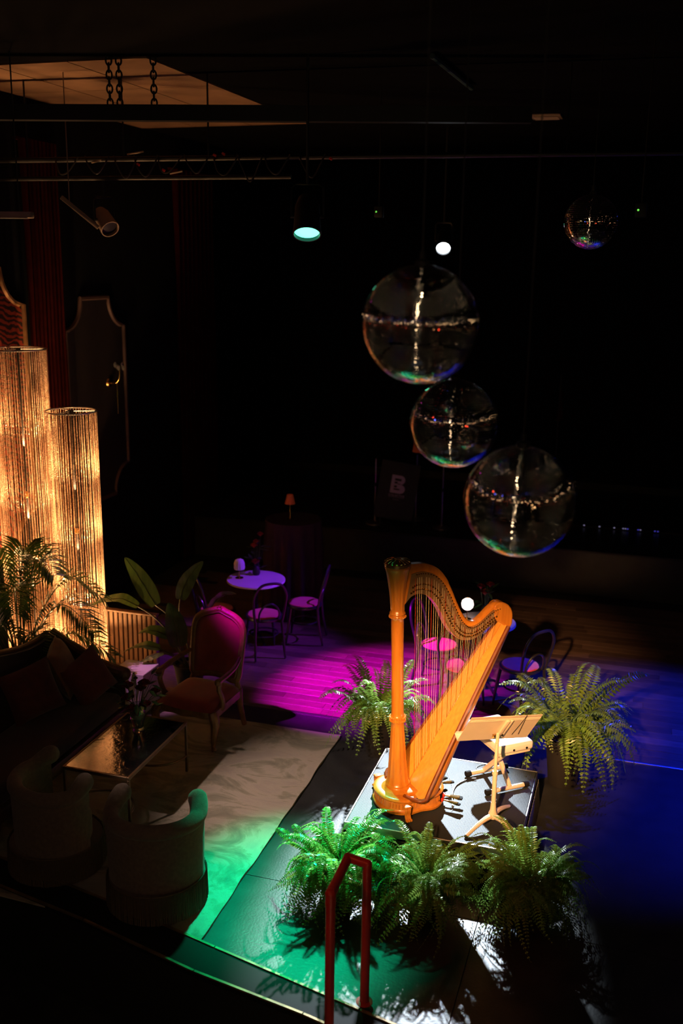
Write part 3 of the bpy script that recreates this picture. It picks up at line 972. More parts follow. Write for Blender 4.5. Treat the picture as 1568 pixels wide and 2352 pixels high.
def cable(name, label, pts, r, m=None, cat='cable'):
    return tag(MB().tube(bez(pts, 6), r, 6).build(name, m or M['cable']), label, cat)
cable('pickup_cable', 'black cable curling from the bench foot to the platform front', [(-1.03, 7.02, 0.295), (-1.10, 6.98, 0.289), (-1.16, 6.86, 0.289), (-1.155, 6.70, 0.289), (-1.13, 6.60, 0.289)], 0.0048)
cable('thin_wire', 'hair-thin dark wire lying from harp to middle of the platform', [(-1.33, 7.2, 0.2855), (-1.22, 6.95, 0.2855), (-1.13, 6.66, 0.2855), (-1.12, 6.5, 0.2855)], 0.0016)
cable('loop_cable', 'small dark cable loop on the platform by the bench feet', [(-0.98, 7.12, 0.287), (-1.06, 7.2, 0.287), (-1.0, 7.28, 0.287), (-0.93, 7.22, 0.287), (-0.95, 7.10, 0.287)], 0.003)
tag(MB().bbox((-1.128, 6.575, 0.289), (0.014, 0.05, 0.010), 0.003, (0, 0, 0.25)).build('jack_plug', M['steel']), 'steel jack plug at the end of the pickup cable', 'plug')

# ================================================================== PLANTS
def frond_mesh(name, L, rise, droop, leaf, pairs, m, stem_m, seed, width_pow=0.55, curl=0.0, narrow=1.0):
    rnd = random.Random(seed)
    mb = MB()
    def P(t):
        x = L * (t - 0.16 * droop * t ** 3)
        z = rise * L * math.sin(min(1.0, t * 1.1) * PI * 0.5) - droop * L * t ** 2.4
        return Vector((x, curl * L * t * t, z))
    st_ = [P(i / 10) for i in range(11)]
    mb.tube(st_, [0.0026 * (1 - 0.7 * i / 10) for i in range(11)], 4, caps=False)
    for i in range(pairs):
        t = 0.10 + 0.90 * (i + 0.5) / pairs
        p = P(t)
        T = (P(min(1, t + 0.01)) - P(t - 0.01)).normalized()
        Sd = T.cross(Vector((0, 0, 1)))
        Sd = Sd.normalized() if Sd.length > 0.05 else Vector((0, 1, 0))
        U = Sd.cross(T).normalized()
        q = math.sin(PI * min(1.0, 0.12 + 0.88 * t) ** 0.75) ** width_pow
        ll = leaf * max(0.12, q) * rnd.uniform(0.85, 1.1)
        ww = leaf * 0.20 * narrow * rnd.uniform(0.85, 1.1) * (0.6 + 0.4 * q)
        for s_ in (-1, 1):
            dr = (Sd * s_ + T * 0.28 + U * rnd.uniform(-0.30, 0.12)).normalized()
            b = p + U * 0.001
            mid = b + dr * ll * 0.45 + U * ll * 0.05
            tip = b + dr * ll - U * ll * 0.10
            mb.add([b, mid - T * ww, tip, mid + T * ww], [(0, 1, 2, 3)])
    me = mb.mesh(name, m, 0)
    return me

FR = [frond_mesh('frond', 0.46, rs, dr, 0.050, 30, M['fern'], None, 10 + i, curl=c) for i, (rs, dr, c) in enumerate([(0.80, 0.30, 0.15), (0.62, 0.62, 0.2), (0.48, 0.85, -0.22), (0.60, 0.95, 0.15), (0.35, 1.00, 0.22), (0.25, 1.05, -0.2), (0.75, 0.40, -0.2), (0.20, 1.25, -0.15), (0.15, 1.40, 0.1)])]
FRDRY = frond_mesh('frond', 0.46, 0.35, 1.05, 0.042, 30, M['fern_dry'], None, 77)
FRB = [frond_mesh('frond', 0.62, rs, dr, 0.075, 26, M['fern'], None, 30 + i, curl=c, narrow=0.95) for i, (rs, dr, c) in enumerate([(0.85, 0.25, 0.0), (0.70, 0.55, 0.1), (0.55, 0.75, -0.1), (0.60, 0.95, 0.08), (0.40, 0.95, -0.12), (1.0, 0.15, 0.04)])]

def fern(label, loc, zc, n, meshes, scale, seed, pot_r=0.14, pot_h=0.26, az=None, dry=0, group=None, spread=(0.75, 1.15), root=0.5, roll=0.5):
    rnd = random.Random(seed)
    t = thing('potted_fern', label, 'fern', loc, 0, group)
    MB().lathe([(0.0, 0.0), (pot_r * 0.72, 0.0), (pot_r * 0.75, 0.01), (pot_r, pot_h * 0.93), (pot_r * 1.06, pot_h * 0.94), (pot_r * 1.06, pot_h), (pot_r * 0.92, pot_h), (pot_r * 0.9, pot_h - 0.03), (0, pot_h - 0.03)], 24).build('pot', M['pot'], t)
    MB().lathe([(0.0, pot_h - 0.02), (pot_r * 0.88, pot_h - 0.025)], 16).build('soil', M['soil'], t)
    for k in range(n):
        a = rnd.uniform(0, 2 * PI) if az is None else R(rnd.uniform(*az))
        ring = k / n
        idx = int(ring * len(meshes)) if rnd.random() < 0.6 else rnd.randrange(len(meshes))
        me = meshes[min(idx, len(meshes) - 1)]
        if dry and k >= n - dry:
            me = FRDRY
        s_ = scale * rnd.uniform(*spread)
        o = link('frond', me, t, (pot_r * root * math.cos(a) * rnd.random(), pot_r * root * math.sin(a) * rnd.random(), zc + rnd.uniform(-0.02, 0.03)))
        o.rotation_euler = (rnd.uniform(-roll, roll), rnd.uniform(-0.25, 0.2), a + rnd.uniform(-roll, roll) * 0.6)
        o.scale = (s_, s_, s_)
    return t
fern('bushy green-lit fern at the front left corner of the platform', (-1.72, 5.66, 0), 0.25, 292, FR, 0.76, 1, pot_r=0.13, pot_h=0.24, root=1.0, roll=1.0, spread=(0.55, 1.2))
fern('dense fern at the middle front of the platform below the harp', (-1.13, 5.68, 0), 0.26, 292, FR, 0.72, 2, dry=2, pot_r=0.13, pot_h=0.25, root=1.0, roll=1.0, spread=(0.55, 1.2))
fern('bright-topped fern at the front right corner by the music stand foot', (-0.47, 5.88, 0), 0.25, 285, FR, 0.72, 3, pot_r=0.13, pot_h=0.24, root=1.0, roll=1.0, spread=(0.55, 1.2))
fern('large-leaved fern behind the right side of the platform', (-0.42, 7.72, 0), 0.42, 85, FRB, 0.88, 4, pot_r=0.16, pot_h=0.42)
fern('fern behind the harp column at the left rear of the platform', (-2.00, 7.74, 0), 0.34, 85, FRB, 0.74, 5, pot_r=0.15, pot_h=0.36)

# ---- palm by the bead lamps
def palm():
    t = thing('potted_palm', 'feathery palm in front of the two bead lamps', 'palm', (-5.42, 7.50, 0))
    MB().lathe([(0, 0), (0.13, 0), (0.17, 0.30), (0.18, 0.31), (0.18, 0.33), (0.155, 0.33), (0.15, 0.30), (0, 0.30)], 20).build('pot', M['pot'], t)
    MB().lathe([(0, 0.31), (0.15, 0.305)], 16).build('soil', M['soil'], t)
    rnd = random.Random(3)
    spec = [(-12, 0.95, 1.15, 0.55), (18, 0.80, 1.30, 0.55), (-40, 0.85, 0.95, 0.65), (60, 0.4, 1.5, 0.3), (100, 0.35, 1.5, 0.2), (-75, 0.80, 1.05, 0.6), (160, 0.45, 1.4, 0.3), (-120, 0.75, 1.2, 0.5), (-20, 0.60, 1.55, 0.3), (-95, 0.62, 1.45, 0.35), (10, 0.90, 0.80, 0.6), (210, 0.5, 1.5, 0.3), (-55, 0.7, 1.35, 0.45)]
    for k, (az, reach, ht, dr) in enumerate(spec):
        mb = MB()
        d = Vector((math.cos(R(az)), math.sin(R(az)), 0))
        P = bez([(0, 0, 0.30), d * reach * 0.25 + Vector((0, 0, 0.30 + (ht - 0.3) * 0.62)), d * reach * 0.62 + Vector((0, 0, ht)), d * reach + Vector((0, 0, ht - dr * 0.35))], 8)
        mb.tube(P, [0.009 - 0.007 * i / len(P) for i in range(len(P))], 5)
        n = len(P)
        for i in range(9, n - 1):
            for sub in (0, 0.5):
                p = P[i].lerp(P[i + 1], sub)
                T = (P[i + 1] - P[i]).normalized()
                Sd = T.cross(Vector((0, 0, 1))).normalized()
                U = Sd.cross(T)
                q = (i + sub - 9) / (n - 10)
                ll = 0.34 * (1 - 0.55 * abs(q - 0.35) / 0.65) * rnd.uniform(0.85, 1.1)
                for s_ in (-1, 1):
                    dr_ = (Sd * s_ * 0.8 + T * 0.75 + U * rnd.uniform(0.0, 0.28)).normalized()
                    mid = p + dr_ * ll * 0.5 + Vector((0, 0, 0.01))
                    tip = p + dr_ * ll - Vector((0, 0, 0.06 * ll / 0.3))
                    wv = dr_.cross(U).normalized() * 0.011
                    mb.add([p, mid - wv, tip, mid + wv, mid + U * 0.004], [(0, 1, 4), (1, 2, 4), (2, 3, 4), (3, 0, 4)])
        mb.build('frond', M['palm'], t, smooth=0)
palm()

# ---- bird of paradise plant
def broadleaf(path, wmax, seed, fold=0.25, side=None):
    """blade along path points, returns mesh builder"""
    P = bez(path, 8)
    n = len(P)
    mb = MB()
    vs, fs = [], []
    rnd = random.Random(seed)
    for i in range(n):
        t = i / (n - 1)
        T = (P[min(i + 1, n - 1)] - P[max(i - 1, 0)]).normalized()
        Sd = side.copy() if side else T.cross(Vector((0, 0, 1))).normalized()
        Sd = (Sd - T * Sd.dot(T)).normalized()
        U = Sd.cross(T).normalized()
        wv = wmax * math.sin(PI * min(1, 0.06 + 0.94 * t) ** 0.72) ** 0.8 + 0.003
        for q in (-1, -0.5, 0, 0.5, 1):
            p = P[i] + Sd * wv * q + U * (fold * wv * abs(q) + 0.05 * wv * math.sin(t * 23 + q))
            vs.append(p)
    for i in range(n - 1):
        for k in range(4):
            fs.append((i * 5 + k, i * 5 + k + 1, (i + 1) * 5 + k + 1, (i + 1) * 5 + k))
    mb.add(vs, fs)
    return mb, P
def strelitzia():
    t = thing('broadleaf_plant', 'tall broad-leaved plant in a dark pot between white cube and red armchair', 'plant', (-4.10, 8.36, 0))
    MB().lathe([(0, 0), (0.11, 0), (0.15, 0.28), (0.16, 0.29), (0.16, 0.31), (0.135, 0.31), (0.13, 0.27), (0, 0.27)], 20).build('pot', M['pot'], t)
    MB().lathe([(0, 0.285), (0.13, 0.28)], 16).build('soil', M['soil'], t)
    o = Vector((-4.10, 8.36, 0))
    def L(*p):
        return Vector(p) - o
    vw = Vector((0.81, 0.58, 0))      # across the view from the front of the hall
    specs = [
        # stem points, blade points, half width, side vector
        ([(-4.13, 8.34, 0.28), (-4.16, 8.30, 0.55), (-4.22, 8.26, 0.78), (-4.36, 8.20, 0.93)], [(-4.36, 8.20, 0.93), (-4.46, 8.19, 1.10), (-4.56, 8.18, 1.26), (-4.65, 8.16, 1.39)], 0.085, vw),
        ([(-4.12, 8.35, 0.28), (-4.22, 8.26, 0.6), (-4.38, 8.18, 0.82), (-4.52, 8.14, 0.92)], [(-4.52, 8.14, 0.92), (-4.68, 8.12, 0.985), (-4.85, 8.09, 0.955), (-5.03, 8.06, 0.875)], 0.055, Vector((0.3, 0.8, 0.4))),
        ([(-4.09, 8.37, 0.28), (-4.12, 8.34, 0.6), (-4.16, 8.30, 0.85), (-4.15, 8.30, 0.98)], [(-4.15, 8.30, 0.98), (-4.10, 8.32, 1.14), (-4.02, 8.34, 1.27), (-3.93, 8.36, 1.37)], 0.075, Vector((0.6, 0.45, -0.65))),
        ([(-4.10, 8.34, 0.28), (-4.13, 8.28, 0.42), (-4.15, 8.24, 0.52)], [(-4.15, 8.24, 0.52), (-4.15, 8.20, 0.70), (-4.17, 8.17, 0.86), (-4.20, 8.15, 0.99)], 0.10, vw),
        ([(-4.11, 8.34, 0.28), (-4.18, 8.26, 0.48), (-4.24, 8.22, 0.62)], [(-4.24, 8.22, 0.62), (-4.33, 8.16, 0.68), (-4.42, 8.12, 0.69), (-4.50, 8.08, 0.66)], 0.055, Vector((0.4, 0.75, 0.3))),
        ([(-4.12, 8.33, 0.28), (-4.22, 8.24, 0.42), (-4.32, 8.18, 0.50)], [(-4.32, 8.18, 0.50), (-4.44, 8.13, 0.53), (-4.55, 8.09, 0.51), (-4.66, 8.05, 0.46)], 0.05, Vector((0.4, 0.75, 0.2))),
        ([(-4.10, 8.32, 0.28), (-4.18, 8.20, 0.42), (-4.25, 8.10, 0.50)], [(-4.25, 8.10, 0.50), (-4.32, 8.03, 0.49), (-4.36, 7.98, 0.47), (-4.40, 7.93, 0.45)], 0.07, Vector((0.75, -0.6, 0.1))),
        ([(-4.08, 8.38, 0.28), (-4.02, 8.44, 0.6), (-3.96, 8.5, 0.8)], [(-3.96, 8.5, 0.8), (-3.88, 8.54, 0.92), (-3.80, 8.58, 0.98), (-3.70, 8.62, 0.98)], 0.075, Vector((0.3, -0.6, 0.6))),
    ]
    for k, (stem, blade, wv, sd) in enumerate(specs):
        mb, P = broadleaf([L(*p) for p in blade], wv, k, side=sd)
        lf = mb.build('leaf', M['broad_leaf'], t, smooth=60)
        st_ = bez([L(*p) for p in stem], 6)
        MB().tube(st_ + P[1:], [0.009 - 0.007 * i / (len(st_) + len(P)) for i in range(len(st_) + len(P) - 1)], 6).build('stalk', M['fern_stem'], lf)
strelitzia()

# ================================================================== BEAD LAMPS
def bead_lamp(label, loc, r, h, seed, strands=62):
    t = thing('bead_column_lamp', label, 'floor lamp', loc, 0, None)
    BM = M['brass']
    def ring(z, rr=0.008):
        return [(r * math.cos(2 * PI * k / 48), r * math.sin(2 * PI * k / 48), z) for k in range(48)], rr
    p, rr = ring(h)
    MB().tube(p, rr, 8, closed=True).build('top_ring', M['steel'], t)
    p, rr = ring(0.045, 0.010)
    MB().tube(p, rr, 8, closed=True).build('bottom_ring', BM, t)
    MB().lathe([(0.0, 0.0), (r * 0.8, 0.0), (r * 0.8, 0.018), (0.03, 0.026), (0.0, 0.026)], 32).build('base_plate', M['black_metal'], t)
    MB().tube([(0, 0, 0.02), (0, 0, h + 0.004)], 0.011, 10).build('pole', M['black_metal'], t)
    MB().lathe([(0.011, h * 0.56), (0.024, h * 0.563), (0.024, h * 0.575), (0.011, h * 0.58)], 12).build('pole_collar', BM, t)
    MB().lathe([(0.011, h - 0.03), (0.03, h - 0.028), (0.03, h + 0.008), (0.0, h + 0.01)], 12).build('pole_cap', M['black_metal'], t)
    for k in range(3):
        a = 2 * PI * k / 3 + 0.5
        MB().tube([(0.01 * math.cos(a), 0.01 * math.sin(a), h), (r * math.cos(a), r * math.sin(a), h)], 0.005, 6).build('spoke', M['steel'], t)
        MB().tube([(0.01 * math.cos(a), 0.01 * math.sin(a), 0.045), (r * math.cos(a), r * math.sin(a), 0.045)], 0.005, 6).build('spoke', M['steel'], t)
    # bead strands: octahedral beads
    rnd = np.random.RandomState(seed)
    pitch = 0.0148
    nb = int((h - 0.05) / pitch)
    dirs = np.array([(1, 0, 0), (0, 1, 0), (-1, 0, 0), (0, -1, 0), (0, 0, 1.12), (0, 0, -1.12)]) * 0.0070
    tri = np.array([(0, 1, 4), (1, 2, 4), (2, 3, 4), (3, 0, 4), (1, 0, 5), (2, 1, 5), (3, 2, 5), (0, 3, 5)])
    cs = []
    for k in range(strands):
        a = 2 * PI * k / strands + rnd.uniform(-0.010, 0.010)
        rr = r + rnd.uniform(-0.004, 0.004)
        sway = rnd.uniform(-0.006, 0.006, 2)
        z = 0.05 + pitch * (np.arange(nb) + rnd.uniform(0, 1))
        f = (h - z) / h
        cs.append(np.stack([rr * math.cos(a) + sway[0] * f, rr * math.sin(a) + sway[1] * f, z], 1))
    cs = np.concatenate(cs)
    spin = rnd.uniform(0, PI / 2, len(cs))
    c, s_ = np.cos(spin), np.sin(spin)
    D = np.stack([np.stack([dirs[i, 0] * c - dirs[i, 1] * s_, dirs[i, 0] * s_ + dirs[i, 1] * c, np.full(len(cs), dirs[i, 2])], 1) for i in range(6)], 1)
    V = (cs[:, None, :] + D).reshape(-1, 3)
    F = (tri[None] + (np.arange(len(cs)) * 6)[:, None, None]).reshape(-1, 3)
    me = bpy.data.meshes.new('bead_strands')
    me.vertices.add(len(V))
    me.vertices.foreach_set('co', V.ravel())
    me.loops.add(F.size)
    me.loops.foreach_set('vertex_index', F.ravel().astype(np.int32))
    me.polygons.add(len(F))
    me.polygons.foreach_set('loop_start', np.arange(0, F.size, 3, dtype=np.int32))
    me.polygons.foreach_set('loop_total', np.full(len(F), 3, dtype=np.int32))
    me.materials.append(M['bead'])
    me.update(calc_edges=True)
    tag(link('bead_strands', me, t), kind='stuff')
    # lit bulbs inside
    for k, z in enumerate((0.22,)):
        MB().sphere((0.0, 0.0, z), 0.035, 12, 8).build('bulb', M['bulb_warm'], t)
    return t
def lamp_light(name, loc, watts, radius, color=(1.0, 0.50, 0.20)):
    d = bpy.data.lights.new(name, 'POINT')
    d.energy = watts
    d.color = color
    d.shadow_soft_size = radius
    return link(name, d, None, loc)
L2, L1 = (-5.245, 8.30, 0.0), (-5.787, 8.30, 0.0)
bead_lamp('shorter beaded column lamp glowing behind the sofa', L2, 0.238, 2.745, 1)
bead_lamp('taller beaded column lamp at the left edge of the picture', L1, 0.262, 3.31, 2, 68)
for (x, y, z), h in ((L2, 2.745), (L1, 3.31)):
    for k, q in enumerate((0.03, 0.26, 0.48, 0.70)):        # unseen spots added inside the beads to light strands and ceiling
        spot('bead_fill_spot', (x + 0.03, y - 0.03, 0.05 + q * h), (x + 0.03, y - 0.03, 6), (150, 115, 95, 80)[k], (1.0, 0.50, 0.20), 62, 0.4, 0.02)
lamp_light('bead_lamp_bulb', (L2[0] + 0.06, L2[1] - 0.06, 0.22), 5, 0.03)
spot('floor_uplight', (-4.86, 8.42, 0.10), (-5.20, 8.32, 1.6), 40, (1.0, 0.56, 0.26), 28, 0.8, 0.03)

# ================================================================== LOUNGE FURNITURE
# ---- rug
def build_rug():
    def edge(u, v):
        x = -5.25 + (5.25 - 2.403) * u
        y = 4.955 + (7.915 - 4.955) * v
        x += 0.004 * math.sin(v * 21) * (u > 0.9) + 0.003 * math.sin(v * 47) * (u > 0.9)
        y += 0.007 * math.sin(u * 17) * (v < 0.1)
        lift = 0.006 * max(0, math.sin(v * 33)) * (u > 0.98)
        return (x, y, 0.013 + lift)
    mb = MB().grid(edge, 40, 44)
    b = MB().grid(lambda u, v: (edge(u, v)[0], edge(u, v)[1], 0.001), 40, 44)
    n = len(mb.v)
    mb.add(b.v, [tuple(reversed(f)) for f in b.f])
    def e(i, j):
        return j * 41 + i
    ring = [e(i, 0) for i in range(41)] + [e(40, j) for j in range(1, 45)] + [e(i, 44) for i in range(39, -1, -1)] + [e(0, j) for j in range(43, 0, -1)]
    for k in range(len(ring)):
        a, c = ring[k], ring[(k + 1) % len(ring)]
        mb.f.append((a, n + a, n + c, c))
    return tag(mb.build('area_rug', M['rug'], smooth=50, fix=True), 'large pale marbled rug under the lounge seating', 'rug')
build_rug()

RZ = 0.0135     # top of the rug
# ---- coffee table
def build_coffee_table():
    t = thing('coffee_table', 'low coffee table with black hammered glass top and thin dark frame', 'coffee table', (-3.69, 6.40, RZ))
    W, D, z = 0.56, 0.98, 0.445
    MB().bbox((0, 0, z - 0.006), (W - 0.028, D - 0.028, 0.012), 0.002, seg=1).build('glass_top', M['table_glass'], t)
    fm = mat('dark_bronze_frame', (0.16, 0.10, 0.06), 0.4, 0.5, noise=0.2)
    for sx in (-1, 1):
        MB().bbox((sx * (W / 2 - 0.010), 0, z - 0.011), (0.020, D, 0.026), 0.002, seg=1).build('top_rail', fm, t)
        MB().bbox((0, sx * (D / 2 - 0.010), z - 0.011), (W - 0.042, 0.020, 0.026), 0.002, seg=1).build('top_rail', fm, t)
        for sy in (-1, 1):
            MB().bbox((sx * (W / 2 - 0.011), sy * (D / 2 - 0.011), (z - 0.024) / 2), (0.020, 0.020, z - 0.026), 0.002, seg=1).build('leg', fm, t)
    for sy in (-1, 1):     # half-round stretchers
        pts = [((W / 2 - 0.011) * math.cos(a), sy * (D / 2 - 0.011) - sy * 0.26 * math.sin(a), 0.145) for a in np.linspace(0, PI, 20)]
        MB().tube(pts, 0.009, 8).build('curved_stretcher', fm, t)
build_coffee_table()

# ---- roses in a crystal vase
def rose(mb, c, r, seed):
    rnd = random.Random(seed)
    c = Vector(c)
    for ring, (n, rr, tilt) in enumerate(((3, 0.35, 0.15), (4, 0.6, 0.4), (5, 0.85, 0.75), (6, 1.0, 1.1))):
        for k in range(n):
            a0 = 2 * PI * k / n + ring * 0.5 + rnd.uniform(-0.2, 0.2)
            wd_ = PI / n * 1.35
            def f(u, v):
                a = a0 + (u - 0.5) * 2 * wd_
                q = r * rr * (0.35 + 0.65 * v ** 0.7) * (1 + 0.10 * tilt * v)
                z = r * (-0.5 + (1.15 - 0.45 * tilt) * v - 0.25 * tilt * max(0, v - 0.7) - 0.22 * (2 * u - 1) ** 2 * v)
                return c + Vector((q * math.cos(a), q * math.sin(a), z))
            mb.grid(f, 4, 4)
    mb.sphere(c + Vector((0, 0, -0.45 * r)), r * 0.4, 8, 5)
def leaf_blade(mb, p, d, L, wv):
    p, d = Vector(p), Vector(d).normalized()
    s_ = d.cross(Vector((0, 0, 1)))
    s_ = s_.normalized() if s_.length > 0.05 else Vector((1, 0, 0))
    u = s_.cross(d)
    mb.add([p, p + d * L * 0.35 - s_ * wv + u * 0.004, p + d * L * 0.7 - s_ * wv * 0.7, p + d * L, p + d * L * 0.7 + s_ * wv * 0.7, p + d * L * 0.35 + s_ * wv + u * 0.004, p + d * L * 0.4 - u * 0.006],
           [(0, 1, 6), (1, 2, 6), (2, 3, 6), (3, 4, 6), (4, 5, 6), (5, 0, 6)])
def bouquet(name, label, loc, heads, vase_prof, vase_m, fm, seed, nleaf=22, spread=0.16, cat='flowers'):
    t = thing(name, label, cat, loc)
    MB().lathe(vase_prof, 20).build('vase', vase_m, t, smooth=30)
    zt = max(z for _, z in vase_prof)
    rnd = random.Random(seed)
    for k, (x, y, z, r) in enumerate(heads):
        fo = MB()
        rose(fo, (x, y, z), r, seed + k)
        fo.build('flower_head', fm, t, smooth=60)
        MB().tube(bez([(x * 0.1, y * 0.1, 0.03), (x * 0.5, y * 0.5, zt), (x, y, z - r * 0.7)], 5), 0.003, 5).build('stem', M['leaf'], t)
    for k in range(nleaf):
        a = rnd.uniform(0, 2 * PI)
        q = rnd.uniform(0.3, 1.0) * spread
        z = zt + rnd.uniform(-0.06, 0.22)
        mb = MB()
        leaf_blade(mb, (q * math.cos(a), q * math.sin(a), z), (math.cos(a), math.sin(a), rnd.uniform(-0.6, 0.6)), rnd.uniform(0.07, 0.11), 0.022)
        mb.tube([(0.02 * math.cos(a), 0.02 * math.sin(a), zt - 0.02), (q * math.cos(a), q * math.sin(a), z)], 0.0016, 4)
        mb.build('leaf', M['leaf'], t, smooth=0)
    return t
VP = [(0.0, 0.0), (0.050, 0.0), (0.052, 0.01), (0.040, 0.03), (0.058, 0.10), (0.062, 0.15), (0.050, 0.20), (0.060, 0.225), (0.055, 0.225), (0.045, 0.20), (0.056, 0.15), (0.0, 0.06)]
bouquet('rose_vase', 'crystal vase of dark red roses on the black coffee table', (-3.72, 6.63, RZ + 0.4455), [(-0.06, -0.04, 0.30, 0.048), (0.05, 0.03, 0.41, 0.046), (-0.11, 0.05, 0.36, 0.045), (0.10, -0.05, 0.27, 0.043), (0.0, -0.10, 0.24, 0.042), (-0.02, 0.10, 0.33, 0.044), (0.12, 0.08, 0.33, 0.040)], VP, M['crystal'], M['rose'], 5, 30, 0.19)

# ---- camelback sofa along the left, facing into the room
def build_sofa():
    t = thing('camelback_sofa', 'dark camelback sofa with carved crest in front of the bead lamps', 'sofa', (-4.52, 6.32, 0))
    V = M['velvet_dark']
    Ls, Dp = 1.96, 0.72          # length along y, depth along x
    hy = Ls / 2
    def crest(u):                # u -1..1 along the sofa
        return 0.86 + 0.15 * math.exp(-(u * 1.9) ** 2) + 0.05 * abs(u) ** 3
    # back
    def fb(u, v):
        q = 2 * u - 1
        z = 0.36 + (crest(q) - 0.36) * v
        return (-Dp / 2 + 0.11 - 0.10 * v, q * (hy - 0.08), z)
    front = MB().grid(fb, 28, 8)
    back = MB().grid(lambda u, v: (fb(u, v)[0] - 0.13, fb(u, v)[1], fb(u, v)[2] - 0.0), 28, 8)
    n = len(front.v)
    front.add(back.v, [tuple(reversed(f)) for f in back.f])
    def e(i, j):
        return j * 29 + i
    ring = [e(i, 0) for i in range(29)] + [e(28, j) for j in range(1, 9)] + [e(i, 8) for i in range(27, -1, -1)] + [e(0, j) for j in range(7, 0, -1)]
    for k in range(len(ring)):
        a, c = ring[k], ring[(k + 1) % len(ring)]
        front.f.append((a, c, n + c, n + a))
    front.build('backrest', V, t, smooth=50, fix=True)
    MB().tube([(-Dp / 2 - 0.055, q * (hy - 0.06), crest(q) + 0.006) for q in np.linspace(-1, 1, 33)], 0.030, 10).build('carved_crest', M['dark_wood'], t)
    MB().bbox((0.06, 0, 0.40), (Dp - 0.16, Ls - 0.20, 0.15), 0.05, seg=4).build('seat_cushion', V, t, smooth=60)
    MB().bbox((0.03, 0, 0.265), (Dp - 0.08, Ls - 0.06, 0.11), 0.02).build('seat_rail', M['dark_wood'], t)
    for sy in (-1, 1):
        # arm sweeping down from the back
        top = bez([(-Dp / 2 - 0.03, sy * (hy - 0.03), 0.93), (-0.18, sy * (hy - 0.01), 0.80), (0.10, sy * hy, 0.66), (0.30, sy * (hy + 0.01), 0.61)], 6)
        mb = MB().tube(top, [0.040] * 6 + [0.045] * 6 + [0.052] * 7, 10)
        mb.sphere(top[-1] + Vector((0.0, 0, -0.01)), 0.060, 10, 8)
        mb.build('arm_scroll', M['dark_wood'], t)
        def fa(u, v):
            p = top[min(int(u * (len(top) - 1)), len(top) - 1)]
            return (p.x, sy * (hy - 0.045 + 0.03 * v), 0.30 + (p.z - 0.30) * v)
        pan = MB().grid(fa, 18, 4)
        pan2 = MB().grid(lambda u, v: (fa(u, v)[0], fa(u, v)[1] + sy * 0.05, fa(u, v)[2]), 18, 4)
        pan.add(pan2.v, [tuple(reversed(f)) for f in pan2.f])
        pan.build('arm_panel', V, t, smooth=50)
        for x in (-Dp / 2 + 0.06, Dp / 2 - 0.07):
            MB().tube(bez([(x, sy * (hy - 0.08), 0.23), (x + 0.02 * (1 if x > 0 else -1), sy * (hy - 0.07), 0.14), (x, sy * (hy - 0.08), RZ + 0.001)], 5), [0.036] * 5 + [0.022] * 6, 8).build('leg', M['dark_wood'], t)
    return t
build_sofa()
def cushion(label, loc, rot, s_, m):
    mb = MB()
    def f(u, v, sg):
        x, y_ = 2 * u - 1, 2 * v - 1
        b = (1 - x ** 4) * (1 - y_ ** 4)
        k = 1 - 0.07 * (1 - abs(x) ** 2) * abs(y_) ** 3
        k2 = 1 - 0.07 * (1 - abs(y_) ** 2) * abs(x) ** 3
        return (x * s_ / 2 * k2, y_ * s_ / 2 * k, sg * 0.085 * b ** 0.6)
    mb.grid(lambda u, v: f(u, v, 1), 12, 12)
    g2 = MB().grid(lambda u, v: f(u, v, -1), 12, 12)
    mb.add(g2.v, [tuple(reversed(q)) for q in g2.f])
    ob = MB()
    ob.v, ob.f = mb.v, mb.f
    o = tag(ob.build('throw_pillow', m, None, 60), label, 'pillow', None)
    o.location = loc
    o.rotation_euler = rot
    return o
cushion('russet pillow with a pointed corner at the far end of the sofa', (-4.62, 6.98, 0.74), (R(14), R(68), R(38)), 0.44, M['pillow'])
cushion('wine red pillow leaning in front of the russet one on the sofa', (-4.40, 7.02, 0.66), (R(40), R(60), R(20)), 0.42, M['pillow_red'])
cushion('dull red pillow leaning at the middle of the sofa back', (-4.62, 6.52, 0.71), (R(30), R(66), R(-6)), 0.44, M['pillow_red'])

# ---- white cube plinth and ribbed partition
t = thing('plinth_cube', 'plain white cube plinth at the end of the sofa', 'plinth', (-4.415, 7.86, 0.0), R(-1))
MB().bbox((0, 0, 0.225), (0.335, 0.30, 0.39), 0.004, seg=1).build('cube_body', M['white_plinth'], t)
MB().box((0, 0, 0.015), (0.30, 0.26, 0.029)).build('recessed_base', M['black_metal'], t, smooth=0)
t = thing('ribbed_partition', 'low ribbed wooden partition behind the white cube', 'partition', (-5.38, 8.78, 0.0))
MB().box((0, 0.03, 0.292), (1.42, 0.03, 0.58)).build('back_board', M['dark_wood'], t, smooth=0)
MB().bbox((0, 0.012, 0.590), (1.44, 0.075, 0.018), 0.004).build('top_cap', M['slat'], t)
for k in range(26):
    MB().bbox((-0.69 + k * 0.0552, 0.0, 0.295), (0.042, 0.034, 0.565), 0.008).build('slat', M['slat'], t)
MB().box((0, 0.02, 0.006), (1.42, 0.05, 0.012)).build('foot_rail', M['dark_wood'], t, smooth=0)

